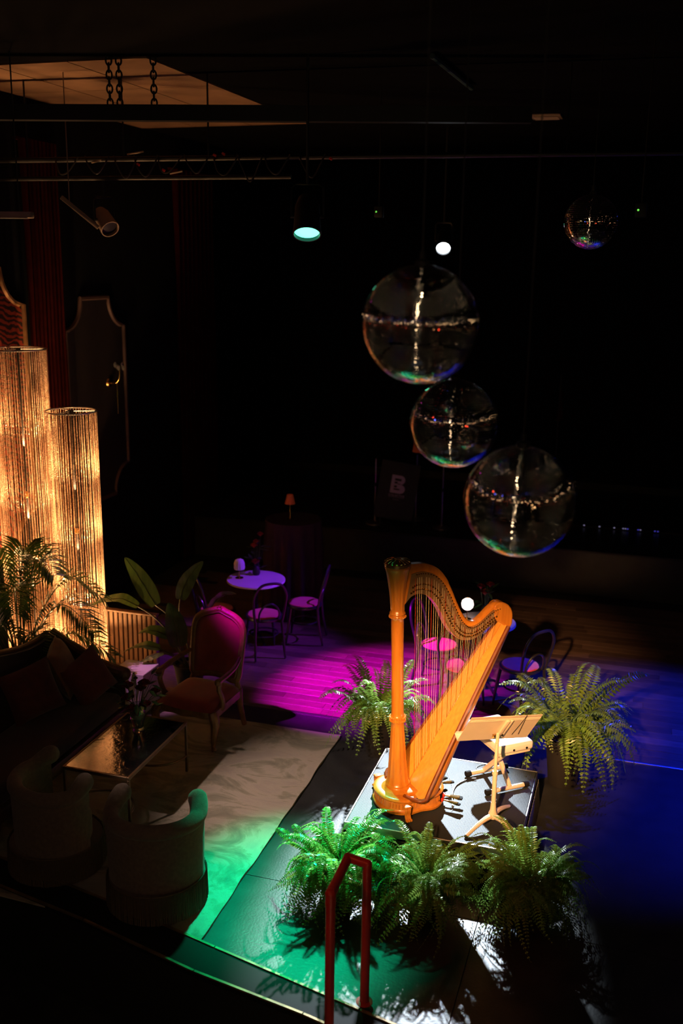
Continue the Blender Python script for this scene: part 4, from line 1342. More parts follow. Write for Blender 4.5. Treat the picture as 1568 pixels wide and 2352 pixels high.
# ---- French armchair
def build_armchair():
    # local: faces -y, x to its left/right; origin on the floor between the legs
    t = thing('carved_armchair', 'carved wooden armchair with red velvet back beside the coffee table', 'armchair', (-3.60, 7.555, RZ), R(-6))
    Wd = M['chair_wood']
    V = M['red_velvet']
    hw, hd = 0.29, 0.27
    # seat rail, serpentine front
    mb = MB()
    for z0, z1, g in ((0.315, 0.385, 0.0),):
        P = []
        for k in range(25):
            u = -1 + 2 * k / 24
            P.append((u * (hw + 0.02), -hd - 0.045 * math.cos(u * PI / 2) - 0.01 * math.cos(u * 3 * PI)))
        P += [(hw - 0.01, hd), (-hw + 0.01, hd)]
        mb.prism(P, z0, z1)
    mb.build('seat_rail', Wd, t, smooth=30)
    def fs_(u, v):
        x, y_ = 2 * u - 1, 2 * v - 1
        b = ((1 - abs(x) ** 5) * (1 - abs(y_) ** 5)) ** 0.5
        return (x * (hw - 0.005), -0.02 + y_ * (hd + 0.01) - 0.03 * (1 - x * x) * (y_ < 0), 0.385 + 0.085 * b)
    MB().grid(fs_, 14, 14).build('seat_cushion', V, t, smooth=60)
    for sx in (-1, 1):
        # cabriole front legs
        MB().tube(bez([(sx * (hw - 0.01), -hd + 0.01, 0.36), (sx * (hw + 0.025), -hd - 0.015, 0.29), (sx * (hw + 0.005), -hd - 0.005, 0.14), (sx * (hw - 0.005), -hd - 0.0, 0.06), (sx * (hw + 0.015), -hd - 0.02, 0.012)], 5),
                  [0.045] * 5 + [0.042, 0.040, 0.037, 0.034, 0.031] + [0.029, 0.027, 0.025, 0.023, 0.021] + [0.020, 0.020, 0.022, 0.025, 0.026, 0.024], 10).build('leg', Wd, t)
        MB().tube(bez([(sx * (hw - 0.03), hd - 0.01, 0.40), (sx * (hw - 0.025), hd, 0.22), (sx * (hw - 0.01), hd + 0.05, 0.012)], 5), [0.032] * 5 + [0.028] * 3 + [0.024] * 3, 8).build('leg', Wd, t)
        # arm support and arm
        MB().tube(bez([(sx * (hw + 0.0), -0.12, 0.36), (sx * (hw + 0.025), -0.15, 0.46), (sx * (hw + 0.02), -0.20, 0.58), (sx * (hw + 0.015), -0.17, 0.655)], 5), [0.030] * 4 + [0.024] * 8 + [0.027] * 4, 9).build('arm_support', Wd, t)
        am = MB().tube(bez([(sx * (hw - 0.025), hd - 0.01, 0.70), (sx * (hw + 0.02), 0.08, 0.675), (sx * (hw + 0.025), -0.10, 0.66), (sx * (hw + 0.02), -0.21, 0.655)], 5), [0.022] * 8 + [0.025] * 6 + [0.030] * 2, 9)
        am.sphere((sx * (hw + 0.02), -0.215, 0.652), 0.033, 9, 7)
        am.build('arm', Wd, t)
    # back: frame loop and upholstered field, leaning
    def bp(x, z, y_=0):
        return Vector((x, hd - 0.02 + (z - 0.42) * 0.20 + y_, z))
    loop = [(-0.20, 0.47), (-0.245, 0.50), (-0.255, 0.62), (-0.262, 0.80), (-0.262, 0.92), (-0.235, 1.00), (-0.16, 1.055), (-0.07, 1.085), (0, 1.105), (0.07, 1.085), (0.16, 1.055), (0.235, 1.00), (0.262, 0.92), (0.262, 0.80), (0.255, 0.62), (0.245, 0.50), (0.20, 0.47), (0.10, 0.495), (0, 0.505), (-0.10, 0.495)]
    L = bez([bp(x, z) for x, z in loop] + [bp(*loop[0])], 4)[:-1]
    MB().tube(L, 0.033, 10, closed=True).build('back_frame', Wd, t)
    MB().tube([p + Vector((0, -0.026, 0)) + (Vector((0, p.y, 0.79)) - Vector((p.x, p.y, p.z))) * 0.06 for p in L], 0.008, 6, closed=True).build('back_beading', Wd, t)
    vs = [bp(0, 0.78, -0.055)]
    nL = len(L)
    rings = (0.35, 0.68, 0.90, 0.985)
    for q in rings:
        bul = -0.055 + 0.05 * q ** 3
        for p in L:
            x, z = p.x * q, 0.78 + (p.z - 0.78) * q
            vs.append(bp(x, z, bul))
    fs = [(0, 1 + (k + 1) % nL, 1 + k) for k in range(nL)]
    for i in range(len(rings) - 1):
        for k in range(nL):
            l = (k + 1) % nL
            fs.append((1 + i * nL + k, 1 + i * nL + l, 1 + (i + 1) * nL + l, 1 + (i + 1) * nL + k))
    MB().add(vs, fs).build('back_pad', V, t, smooth=60, fix=True)
    bk = [bp(x_, z_, 0.02) for x_, z_ in [(p.x * 0.97, 0.78 + (p.z - 0.78) * 0.97) for p in L]]
    MB().add(bk, [tuple(range(len(bk)))]).build('back_lining', V, t, smooth=0, fix=True)
    # carved crest flowers
    cr = MB()
    for k in range(7):
        x = (k - 3) * 0.042
        cr.sphere(bp(x, 1.108 - 0.0016 * (k - 3) ** 2 * 3, -0.015), 0.020 - 0.0018 * abs(k - 3), 8, 6)
    for k in range(5):
        a = k * 1.257
        cr.sphere(bp(0.022 * math.cos(a), 1.118 + 0.020 * math.sin(a), -0.022), 0.013, 7, 5)
    cr.build('carved_crest', Wd, t)
    for sx in (-1, 1):
        MB().tube([bp(sx * 0.225, 0.49), (sx * (hw - 0.03), hd - 0.005, 0.38)], 0.028, 9).build('back_stile', Wd, t)
    return t
build_armchair().scale = (0.96, 0.96, 0.96)

# ---- tub chairs with fringed skirts
def build_tub(label, loc, rz, group=None):
    t = thing('tub_chair', label, 'armchair', loc, rz)
    # local: front faces +y
    r0 = 0.325
    C_ = M['tub_cloth']
    N_, K_ = 40, 10
    def wall_pt(a, z, out):
        rr = r0 * out
        return (rr * math.cos(a) * 1.0, rr * math.sin(a) * 0.86, z)
    a0, a1 = R(-206), R(26)      # open towards +y
    def rim(u):
        q = abs(2 * u - 1)
        return 0.655 + 0.06 * max(0, q - 0.78) / 0.22
    mb = MB()
    def outer(u, v):
        a = a0 + (a1 - a0) * u
        return wall_pt(a, 0.20 + (rim(u) - 0.035 - 0.20) * v, 0.97 + 0.03 * v)
    def innr(u, v):
        a = a0 + (a1 - a0) * u
        return wall_pt(a, 0.20 + (rim(u) - 0.035 - 0.20) * v, 0.74)
    g1 = MB().grid(outer, N_, K_)
    g2 = MB().grid(innr, N_, K_)
    mb.add(g1.v, g1.f)
    n = len(g1.v)
    mb.add(g2.v, [tuple(reversed(f)) for f in g2.f])
    for j in range(K_):       # close the two arm fronts
        i = j * (N_ + 1)
        mb.f.append((i, i + N_ + 1, n + i + N_ + 1, n + i))
        i = j * (N_ + 1) + N_
        mb.f.append((i + N_ + 1, i, n + i, n + i + N_ + 1))
    mb.build('tub_back', C_, t, smooth=60, fix=True)
    rl = []
    for k in range(N_ + 1):
        u = k / N_
        a = a0 + (a1 - a0) * u
        rl.append(wall_pt(a, rim(u) - 0.025, 0.885))
    m = MB().tube(rl, [0.052 + 0.012 * max(0, abs(2 * k / N_ - 1) - 0.7) / 0.3 for k in range(N_ + 1)], 12)
    m.sphere(rl[0], 0.064, 12, 9)
    m.sphere(rl[-1], 0.064, 12, 9)
    m.build('rolled_rim', C_, t, smooth=60)
    MB().lathe([(0.0, 0.20), (0.245, 0.20), (0.25, 0.22), (0.25, 0.345), (0.225, 0.38), (0.0, 0.395)], 36, (0, 0.0, 0)).build('seat_cushion', C_, t, smooth=50)
    MB().lathe([(0.0, 0.05), (0.310, 0.05), (0.318, 0.20), (0.0, 0.20)], 40).build('seat_base', C_, t, smooth=40)
    MB().lathe([(0.322, 0.205), (0.326, 0.212), (0.322, 0.219)], 48, cap=False).build('fringe_band', M['fringe'], t, smooth=60)
    fr = MB()
    rnd = random.Random(4)
    for k in range(300):
        a = 2 * PI * k / 300
        rr = 0.327 + rnd.uniform(-0.003, 0.003)
        fr.tube([(rr * math.cos(a), rr * math.sin(a), 0.21), ((rr + 0.004) * math.cos(a + rnd.uniform(-0.008, 0.008)), (rr + 0.004) * math.sin(a), 0.012)], [0.0022, 0.0032], 4, caps=False)
    tag(fr.build('fringe', M['fringe'], t, smooth=0), kind='stuff')
    for k in range(4):
        a = PI / 4 + k * PI / 2
        MB().tube([(0.22 * math.cos(a), 0.22 * math.sin(a), 0.0005), (0.22 * math.cos(a), 0.22 * math.sin(a), 0.055)], 0.02, 8).build('leg', M['dark_wood'], t)
    return t
build_tub('beige fringed tub chair with its back to the camera on the rug corner', (-2.86, 5.27, RZ), R(10))
build_tub('shadowed tub chair at the lower left, left of the fringed one', (-3.72, 5.42, RZ), R(-32))

# ================================================================== CAFE TABLES AND CHAIRS
def cafe_table(label, loc, r=0.325):
    t = thing('bistro_table', label, 'table', loc)
    MB().lathe([(0.0, 0.695), (r - 0.012, 0.695), (r, 0.700), (r, 0.715), (r - 0.004, 0.720), (0.0, 0.720)], 48).build('tabletop', M['marble'], t, smooth=40)
    MB().lathe([(0.0, 0.69), (0.13, 0.69), (0.13, 0.682), (0.03, 0.675), (0.022, 0.64), (0.022, 0.10), (0.03, 0.06), (0.0, 0.06)], 20).build('pedestal', M['black_metal'], t)
    for k in range(4):
        a = PI / 4 + k * PI / 2
        MB().tube(bez([(0.02 * math.cos(a), 0.02 * math.sin(a), 0.09), (0.12 * math.cos(a), 0.12 * math.sin(a), 0.075), (0.22 * math.cos(a), 0.22 * math.sin(a), 0.014)], 5), 0.013, 8).build('leg', M['black_metal'], t)
    return t
def make_cafe_chair(label, group):
    t = thing('bentwood_chair', label, 'chair', (0, 0, 0), 0, group)
    Bw = M['bentwood']
    # local: faces +x
    MB().lathe([(0.0, 0.452), (0.15, 0.462), (0.172, 0.455), (0.178, 0.440), (0.0, 0.436)], 32).build('seat_pad', M['seat_red'], t, smooth=50)
    MB().lathe([(0.170, 0.415), (0.198, 0.418), (0.202, 0.432), (0.196, 0.446), (0.180, 0.448), (0.170, 0.438)], 36, cap=False).build('seat_ring', Bw, t, smooth=50)
    for s_ in (-1, 1):
        MB().tube(bez([(0.125, s_ * 0.125, 0.42), (0.15, s_ * 0.15, 0.22), (0.175, s_ * 0.165, 0.008)], 4), [0.017] * 4 + [0.015] * 3 + [0.012] * 2, 8).build('leg', Bw, t)
        MB().tube(bez([(-0.175, s_ * 0.145, 0.43), (-0.19, s_ * 0.155, 0.25), (-0.235, s_ * 0.165, 0.008)], 4), [0.017] * 4 + [0.015] * 3 + [0.012] * 2, 8).build('leg', Bw, t)
    hoop = bez([(-0.172, -0.148, 0.40), (-0.205, -0.172, 0.58), (-0.245, -0.175, 0.74), (-0.270, -0.11, 0.85), (-0.278, 0, 0.875), (-0.270, 0.11, 0.85), (-0.245, 0.175, 0.74), (-0.205, 0.172, 0.58), (-0.172, 0.148, 0.40)], 6)
    MB().tube(hoop, 0.0145, 9).build('back_hoop', Bw, t)
    inner = bez([(-0.178, -0.105, 0.44), (-0.198, -0.110, 0.52), (-0.215, -0.07, 0.60), (-0.222, 0, 0.63), (-0.215, 0.07, 0.60), (-0.198, 0.110, 0.52), (-0.178, 0.105, 0.44)], 6)
    MB().tube(inner, 0.011, 8).build('inner_hoop', Bw, t)
    MB().tube([(0.150 * math.cos(a), 0.150 * math.sin(a), 0.235) for a in np.linspace(0, 2 * PI, 33)[:-1]], 0.009, 7, closed=True).build('leg_ring', Bw, t)
    return t
cafe_table('white round table lit violet at the back left', (-4.005, 9.885, 0.002))
cafe_table('white round table half hidden behind the harp shoulder', (-1.36, 9.36, 0.002), 0.30)
G1, G2 = 'bentwood chairs round the violet table', 'bentwood chairs round the table behind the harp'
proto = make_cafe_chair('black bentwood chair with red seat, nearest to the violet table', G1)
proto.location = (-3.78, 9.55, 0.002)
proto.rotation_euler.z = R(128)
for label, x, y_, a, g in (
        ('bentwood chair with red seat at the left of the violet table', -4.33, 9.55, 47, G1),
        ('bentwood chair with red seat at the right behind the violet table', -3.50, 10.06, 190, G1),
        ('bentwood chair with pink seat seen between the harp strings', -1.80, 9.30, -8, G2),
        ('bentwood chair with red seat seen low between strings and soundbox', -1.47, 8.82, 82, G2),
        ('blue-lit bentwood chair to the right of the harp shoulder', -0.96, 9.03, 140, G2)):
    c = copy_tree(proto)
    c['label'] = label
    c['group'] = g
    c.location = (x, y_, 0.002)
    c.rotation_euler.z = R(a)

def table_lamp(label, loc, shade_m, lit=False, tall=0.0):
    t = thing('table_lamp', label, 'table lamp', loc)
    MB().lathe([(0.0, 0.0), (0.045, 0.0), (0.045, 0.006), (0.012, 0.012), (0.006, 0.03), (0.0045, 0.05), (0.0045, 0.155 + tall), (0, 0.155 + tall)], 16).build('stand', M['brass'], t)
    z = 0.105 + tall
    if lit:
        pr = [(0.030, z), (0.052, z + 0.022), (0.060, z + 0.055), (0.052, z + 0.092), (0.028, z + 0.112), (0.010, z + 0.115)]
    else:
        pr = [(0.056, z), (0.060, z + 0.02), (0.057, z + 0.07), (0.045, z + 0.105), (0.020, z + 0.118), (0.006, z + 0.119)]
    MB().lathe(pr, 60, mod=lambda a, zz: 1 + 0.045 * math.cos(a * 14), cap=False).build('shade', shade_m, t, smooth=60)
    MB().lathe([(0.006, z + 0.118), (0.010, z + 0.124), (0.004, z + 0.132), (0.0, z + 0.142)], 8).build('finial', M['brass'], t)
    return t
table_lamp('small unlit table lamp with ribbed white shade on the violet table', (-4.19, 9.85, 0.7225), M['shade_white'])
table_lamp('glowing white globe lamp on the table behind the harp', (-1.545, 9.36, 0.7225), M['shade_lit'], True)
FV = [(0.0, 0.0), (0.035, 0.0), (0.045, 0.03), (0.035, 0.08), (0.02, 0.10), (0.024, 0.11), (0.018, 0.11), (0.0, 0.09)]
bouquet('flower_vase', 'rust red flowers in a dark vase on the violet table', (-4.06, 10.03, 0.7225), [(0.0, -0.03, 0.17, 0.045), (-0.04, 0.03, 0.34, 0.042), (0.03, 0.05, 0.47, 0.036), (-0.02, 0.05, 0.38, 0.035)], FV, M['pot'], M['rose_orange'], 11, 16, 0.09)
bouquet('flower_vase', 'dark red flowers in a vase on the table behind the harp', (-1.40, 9.54, 0.7225), [(0.0, -0.02, 0.26, 0.045), (0.04, 0.02, 0.33, 0.04), (-0.05, 0.02, 0.30, 0.04)], FV, M['pot'], M['rose'], 13, 16, 0.09)

# ---- tall cocktail table under a cloth, with a small orange lamp
def cocktail_table():
    t = thing('cocktail_table', 'tall round cocktail table under a floor-length dark cloth', 'table', (-3.93, 10.9, 0.002))
    MB().lathe([(0, 1.15), (0.32, 1.15), (0.325, 1.16), (0.32, 1.17), (0, 1.17)], 36).build('tabletop', M['dark_wood'], t)
    MB().tube([(0, 0, 0), (0, 0, 1.15)], 0.03, 10).build('pedestal', M['black_metal'], t)
    MB().lathe([(0, 0), (0.24, 0), (0.23, 0.02), (0.04, 0.04), (0, 0.04)], 24).build('base', M['black_metal'], t)
cocktail_table()
def f(u, v):
    a = 2 * PI * u
    if v > 0.8:
        q = (1 - v) / 0.2
        return (-3.93 + 0.332 * q * math.cos(a), 10.9 + 0.332 * q * math.sin(a), 1.1745)
    k = 1 - v / 0.8
    rr = 0.334 + 0.012 * k + (0.012 + 0.035 * k) * math.cos(a * 13) * min(1, k * 6)
    return (-3.93 + rr * math.cos(a), 10.9 + rr * math.sin(a), 0.012 + (1.1735 - 0.012) * v / 0.8)
tag(MB().grid(f, 156, 25, closed_u=True).build('tablecloth', mat('dark_plum_cloth', (0.035, 0.012, 0.022), 0.9, noise=0.3), None, 60), 'dark plum floor-length cloth draped over the cocktail table', 'tablecloth')
def orange_lamp():
    t = thing('table_lamp', 'small lamp with orange fabric shade on the cocktail table', 'table lamp', (-3.96, 10.86, 1.176))
    MB().lathe([(0, 0), (0.045, 0), (0.045, 0.008), (0.010, 0.014), (0.005, 0.03), (0.005, 0.25), (0, 0.25)], 14).build('stand', M['brass'], t)
    MB().lathe([(0.062, 0.19), (0.036, 0.30)], 28, cap=False).build('shade', M['shade_orange'], t, smooth=60)
orange_lamp()

# ================================================================== RAIL
def build_rail():
    t = thing('handrail', 'red painted tubular handrail at the kerb in the foreground', 'railing', (-1.33, 4.60, 0.0))
    o = Vector((-1.33, 4.60, 0))
    def L(*p):
        return Vector(p) - o
    r = 0.0265
    A = (-1.387, 4.43, 0.915)
    B = (-1.391, 4.762, 0.925)
    C2 = (-1.272, 4.735, 0.925)
    MB().tube([L(-1.387, 4.43, -0.605), L(-1.387, 4.43, 0.895)], r, 16).build('front_post', M['red_rail'], t)
    MB().tube([L(*A), L(*B)], r, 16).build('top_rail', M['red_rail'], t)
    MB().tube([L(*B), L(*C2)], r, 16).build('cross_rail', M['red_rail'], t)
    MB().tube([L(-1.272, 4.735, 0.025), L(*C2)], r, 16).build('rear_post', M['red_rail'], t)
    MB().sphere(L(*A), r * 1.16, 16, 10).tube([L(-1.387, 4.43, 0.85), L(*A)], r * 1.12, 16).tube([L(*A), L(-1.388, 4.50, 0.917)], r * 1.12, 16).build('elbow', M['red_rail'], t)
    for p in (B, C2):
        MB().sphere(L(*p), r * 1.02, 16, 10).build('elbow', M['red_rail'], t)
    MB().lathe([(0.0, 0.030), (0.048, 0.030), (0.048, 0.036), (0.028, 0.042), (0.0, 0.042)], 20, L(-1.272, 4.735, 0)).build('floor_flange', M['red_rail'], t)
    MB().lathe([(0.0, 0.001), (0.048, 0.001), (0.048, 0.007), (0.028, 0.013), (0.0, 0.013)], 20, L(-1.387, 4.43, -0.61)).build('floor_flange', M['red_rail'], t)
build_rail()

# ================================================================== MIRROR BALLS
def mirror_ball(label, c, r, tile, drop_to, group=None, seed=0, jitter=0.014):
    c = Vector(c)
    t = thing('mirror_ball', label, 'mirror ball', c, 0, group)
    rnd = np.random.RandomState(seed)
    core = MB().sphere((0, 0, 0), r * 0.985, 48, 32).build('core', M['rubber'], t, smooth=80)
    rows = int(round(PI * r / tile))
    V, F, NRM = [], [], []
    bev = tile * 0.10
    gap = tile * 0.015
    for i in range(rows):
        th = -PI / 2 + PI * (i + 0.5) / rows
        n = max(3, int(2 * PI * r * math.cos(th) / tile))
        for k in range(n):
            a = 2 * PI * (k + 0.5 * (i % 2) * 0) / n
            N0 = np.array((math.cos(th) * math.cos(a), math.cos(th) * math.sin(a), math.sin(th)))
            E = np.array((-math.sin(a), math.cos(a), 0))
            U = np.cross(N0, E)
            Nn = N0 + E * rnd.normal(0, jitter) + U * rnd.normal(0, jitter)
            Nn /= np.linalg.norm(Nn)
            E2 = np.cross(U, Nn)
            E2 /= np.linalg.norm(E2)
            U2 = np.cross(Nn, E2)
            w2 = PI * r * math.cos(th) / n - gap
            h2 = tile / 2 - gap
            ctr = N0 * r
            wi, hi = max(w2 - bev, w2 * 0.4), h2 - bev
            b = len(V)
            for sx, sy in ((-1, -1), (1, -1), (1, 1), (-1, 1)):
                V.append(ctr + E2 * sx * wi + U2 * sy * hi)
            for sx, sy in ((-1, -1), (1, -1), (1, 1), (-1, 1)):
                V.append(ctr + E2 * sx * w2 + U2 * sy * h2 - Nn * bev * 1.0)
            F.append((b, b + 1, b + 2, b + 3))
            cv = [Nn + (E2 * sx * wi + U2 * sy * hi) / r * 0.55 for sx, sy in ((-1, -1), (1, -1), (1, 1), (-1, 1))]
            NRM += cv
            for q in range(4):
                l = (q + 1) % 4
                F.append((b + 4 + q, b + 4 + l, b + l, b + q))
                od = (-U2, E2, U2, -E2)[q]
                no = (Nn * 0.42 + od * 0.91)
                NRM += [no, no, cv[l], cv[q]]
    me = bpy.data.meshes.new('mirror_tiles')
    me.from_pydata([tuple(v) for v in V], [], F)
    me.materials.append(M['mirror'])
    me.polygons.foreach_set('use_smooth', [True] * len(me.polygons))
    me.update()
    me.normals_split_custom_set([tuple(v / np.linalg.norm(v)) for v in NRM])
    tag(link('mirror_tiles', me, t), kind='stuff')
    MB().lathe([(0.0, r - 0.004), (r * 0.12, r - 0.006), (r * 0.12, r + 0.012), (0.012, r + 0.02), (0.012, r + 0.05), (0, r + 0.05)], 16).build('cap', M['black_metal'], t)
    MB().tube([(0, 0, r + 0.03), (0, 0, drop_to - c.z)], 0.0035, 6).build('hanging_cable', M['cable'], t)
    return t
mirror_ball('uppermost of three large mirror balls hanging above the harp', (-0.926, 4.109, 3.904), 0.243, 0.0112, ZC, 'large mirror balls over the harp', 1)
mirror_ball('smaller mirror ball hanging between the two large ones', (-0.872, 4.653, 3.416), 0.210, 0.0112, ZC, 'large mirror balls over the harp', 2)
mirror_ball('lowest of three large mirror balls hanging above the harp', (-0.493, 4.241, 3.163), 0.243, 0.0112, ZC, 'large mirror balls over the harp', 3)
mirror_ball('small far mirror ball hanging alone at the upper right', (-0.436, 6.664, 4.413), 0.166, 0.0135, ZC, None, 4)

# ================================================================== STAGE LIGHTS AND RIGGING
def stage_light(name, label, at_, aim, r, length, lens_m, hang_z, group=None, body=None, shell=True):
    at_, aim = Vector(at_), Vector(aim)
    d = (aim - at_).normalized()
    t = thing(name, label, 'stage light', at_, 0, group)
    q = d.to_track_quat('Z', 'Y').to_matrix()          # local z = beam
    bm_ = body or M['black_metal']
    MB().lathe([(0.0, -length), (r * 0.7, -length), (r * 0.95, -length * 0.75), (r * 1.06, -0.02), (r * 1.10, 0.0), (r * 1.10, 0.03), (r * 1.01, 0.03), (r * 1.0, 0.005)], 28, axis=q, cap=False).build('can', bm_, t, smooth=40)
    MB().lathe([(0.0, 0.006), (r * 0.7, 0.004), (r * 0.99, 0.0)], 28, axis=q, cap=False).build('lens', lens_m, t, smooth=60)
    side = Vector((0, 0, 1)).cross(d)
    side = side.normalized() if side.length > 0.05 else Vector((1, 0, 0))
    mid = -d * length * 0.45
    top = Vector((mid.x, mid.y, mid.z + r * 1.9 + 0.05))
    yk = MB().tube([mid + side * r * 1.22, top - Vector((0, 0, 0.03)) + side * r * 1.22, top + side * r * 0.9, top - side * r * 0.9, top - Vector((0, 0, 0.03)) - side * r * 1.22, mid - side * r * 1.22], 0.010, 6)
    yk.tube([mid + side * r * 0.9, mid + side * r * 1.3], 0.016, 8).tube([mid - side * r * 0.9, mid - side * r * 1.3], 0.016, 8)
    yk.build('yoke', M['black_metal'], t)
    MB().tube([top, (top.x, top.y, hang_z - at_.z)], 0.012, 8).build('hanger', M['black_metal'], t)
    return t
TZ = 5.02      # truss pipe height
stage_light('stage_light', 'white spotlight with bright round lens above the top mirror ball', WHITE_AT, WHITE_AIM, 0.083, 0.34, M['lens_white'], ZC)
stage_light('stage_light', 'green stage light with wide oval lens hanging left of centre', GREEN_AT, GREEN_AIM, 0.105, 0.30, M['lens_green'], ZC)
stage_light('stage_light', 'unlit grey can light hanging near the left wall', (-4.841, 8.454, 4.434), (-4.1, 8.0, 3.7), 0.078, 0.22, M['black_metal'], TZ, None, M['can_grey'])
stage_light('stage_light', 'magenta stage light high above the sofa', MAG_AT, MAG_AIM, 0.07, 0.22, M['lens_magenta'], ZC)
stage_light('stage_light', 'blue stage light high over the right of the dance floor', BLUE_AT, BLUE_AIM, 0.08, 0.25, M['lens_blue'], ZC)
stage_light('stage_light', 'violet stage light high over the back stage', VIO_AT, VIO_AIM, 0.06, 0.22, M['lens_blue'], ZC)
stage_light('stage_light', 'amber key spotlight on the balcony beside the camera', KEY_AT, KEY_AIM, 0.09, 0.35, M['lens_warm'], ZC)
stage_light('stage_light', 'added pink fill spot for the white cube, high at the left over the sofa', PINK_AT, PINK_AIM, 0.05, 0.18, M['lens_magenta'], ZC)
stage_light('stage_light', 'red can light high at the left front', RED_AT, RED_AIM, 0.06, 0.2, M['lens_red'], ZC)
stage_light('stage_light', 'warm wash light high at the left front', WASH_AT, WASH_AIM, 0.085, 0.3, M['bulb_warm'], ZC)
for k, (p, m) in enumerate((((-2.5, 1.0, 4.5), 'lens_blue'), ((-3.4, 1.6, 4.35), 'lens_blue'), ((-2.9, 0.8, 4.0), 'lens_red'), ((1.6, 0.6, 3.6), 'bulb_warm'), ((2.3, 1.2, 3.5), 'lens_red'), ((1.9, 0.4, 3.2), 'bulb_warm'), ((-1.8, 0.3, 3.8), 'lens_red'))):  # lamps added out of view for coloured reflections in the mirror balls
    stage_light('stage_light', ['added blue can light left of the balcony', 'second added blue can light farther left of the balcony', 'added red can light left of the balcony', 'warm can light right of the balcony', 'added red can light right of the balcony', 'added low warm can light right of the balcony', 'added low red can light near the balcony'][k], p, (-1.0, 6.0, 2.0), 0.06, 0.16, M[m], ZC, 'small can lights added for mirror ball reflections')

# truss pipe with cables
t = thing('lighting_pipe', 'black lighting pipe with tied cables under the ceiling', 'lighting rig', (-4.4, 8.45, TZ))
MB().tube([(-1.75, -0.10, 0), (4.9, 0.30, 0)], 0.024, 10).build('pipe', M['black_metal'], t)
MB().tube([(-1.75, -0.06, -0.16), (1.3, 0.08, -0.16)], 0.02, 10).build('lower_pipe', M['black_metal'], t)
rnd = random.Random(8)
for k in range(10):
    x = -0.9 + k * 0.25 + rnd.uniform(-0.05, 0.05)
    yb = 0.06 * x
    MB().tube(bez([(x, yb, 0.03), (x + 0.06, yb - 0.04, -0.06 - rnd.random() * 0.06), (x + 0.14, yb - 0.03, -0.10 - rnd.random() * 0.10), (x + 0.24, yb, 0.02)], 6), 0.007, 6).build('cable_loop', M['cable'], t)
for x, z in ((-0.10, -0.05), (0.14, -0.1), (0.62, 0.02), (0.70, 0.03), (1.66, -0.02)):
    MB().bbox((x, 0.06 * x - 0.03, z), (0.03, 0.012, 0.02), 0.002, (0, 0.5, 0.2)).build('tape_flag', M['red_tag'], t)
for x in (-1.2, -0.25, 0.55, 3.6):
    MB().tube([(x, 0.06 * x, 0.02), (x, 0.06 * x, ZC - TZ - 0.014)], 0.008, 6).build('drop_rod', M['black_metal'], t)
for x, z, L_ in ((-0.55, -0.03, 0.10), (-0.2, 0.035, 0.16), (0.2, -0.13, 0.12)):
    MB().tube([(x, 0.06 * x - 0.03, z), (x + L_, 0.06 * x - 0.03, z + 0.02)], 0.008, 6).build('conduit_stub', M['can_grey'], t)

# black beam on chains
t = thing('ceiling_beam', 'long black beam hung on chains below the tan ceiling', 'beam', (-3.6, 7.9, 5.30))
bd = Vector((math.cos(R(14)), math.sin(R(14)), 0))
MB().box((0, 0, 0), (5.2, 0.10, 0.12), (0, 0, R(14))).build('beam', M['black_metal'], t, smooth=0)
def chain(parent, p, z0, z1, link_len=0.055, r=0.006):
    n = int((z1 - z0) / (link_len * 0.75))
    lm = [( (link_len * 0.32) * math.cos(a), 0, link_len / 2 * math.sin(a)) for a in np.linspace(0, 2 * PI, 13)[:-1]]
    me = MB().tube(lm, r, 5, closed=True).mesh('chain_link', M['black_metal'])
    for i in range(n):
        link('chain_link', me, parent, (p[0], p[1], z0 + (i + 0.5) * (z1 - z0) / n), (0, 0, PI / 2 * (i % 2) + 0.4))
for s_ in (-0.78, -0.70, -0.42):
    p = bd * s_
    chain(t, (p.x, p.y), 0.05, ZC - 5.30, 0.07, 0.008)
# light bar at the left edge
t = thing('light_bar', 'slim light bar hanging at the left edge of the picture', 'stage light', (-5.20, 7.28, 4.49), R(12))
MB().bbox((0, 0, 0), (0.62, 0.08, 0.05), 0.008).build('housing', M['can_grey'], t)
MB().box((0, -0.03, -0.027), (0.56, 0.04, 0.006)).build('diffuser', M['steel'], t, smooth=0)
for s_ in (-0.2, 0.2):
    MB().tube([(s_, 0, 0.02), (s_, 0, ZC - 4.49)], 0.006, 6).build('hanger', M['black_metal'], t)
tag(MB().bbox((-4.95, 8.15, 4.55), (0.42, 0.015, 0.035), 0.003, (0, R(38), R(10))).tube([(-5.05, 8.15, 4.63), (-5.05, 8.15, ZC)], 0.005, 5).build('barn_door', M['can_grey']), 'slanted grey metal flap hanging beside the light bar', 'light flap')
tag(MB().tube([(-1.80, 8.1, ZC - 0.03), (-1.76, 9.6, ZC - 0.03)], 0.022, 8).build('ceiling_pipe', mat('teal_grey_pipe', (0.04, 0.08, 0.09), 0.4, noise=0.2)), 'pale pipe running along the dark ceiling', 'pipe')
t = thing('ceiling_vent', 'small grey vent on the ceiling at the upper right', 'vent', (-1.31, 11.68, ZC - 0.002))
MB().bbox((0, 0, -0.012), (0.32, 0.30, 0.02), 0.003).build('frame', M['can_grey'], t)
for k in range(6):
    MB().box((0, -0.10 + k * 0.04, -0.027), (0.26, 0.018, 0.006), (0.5, 0, 0)).build('slat', M['can_grey'], t, smooth=0)

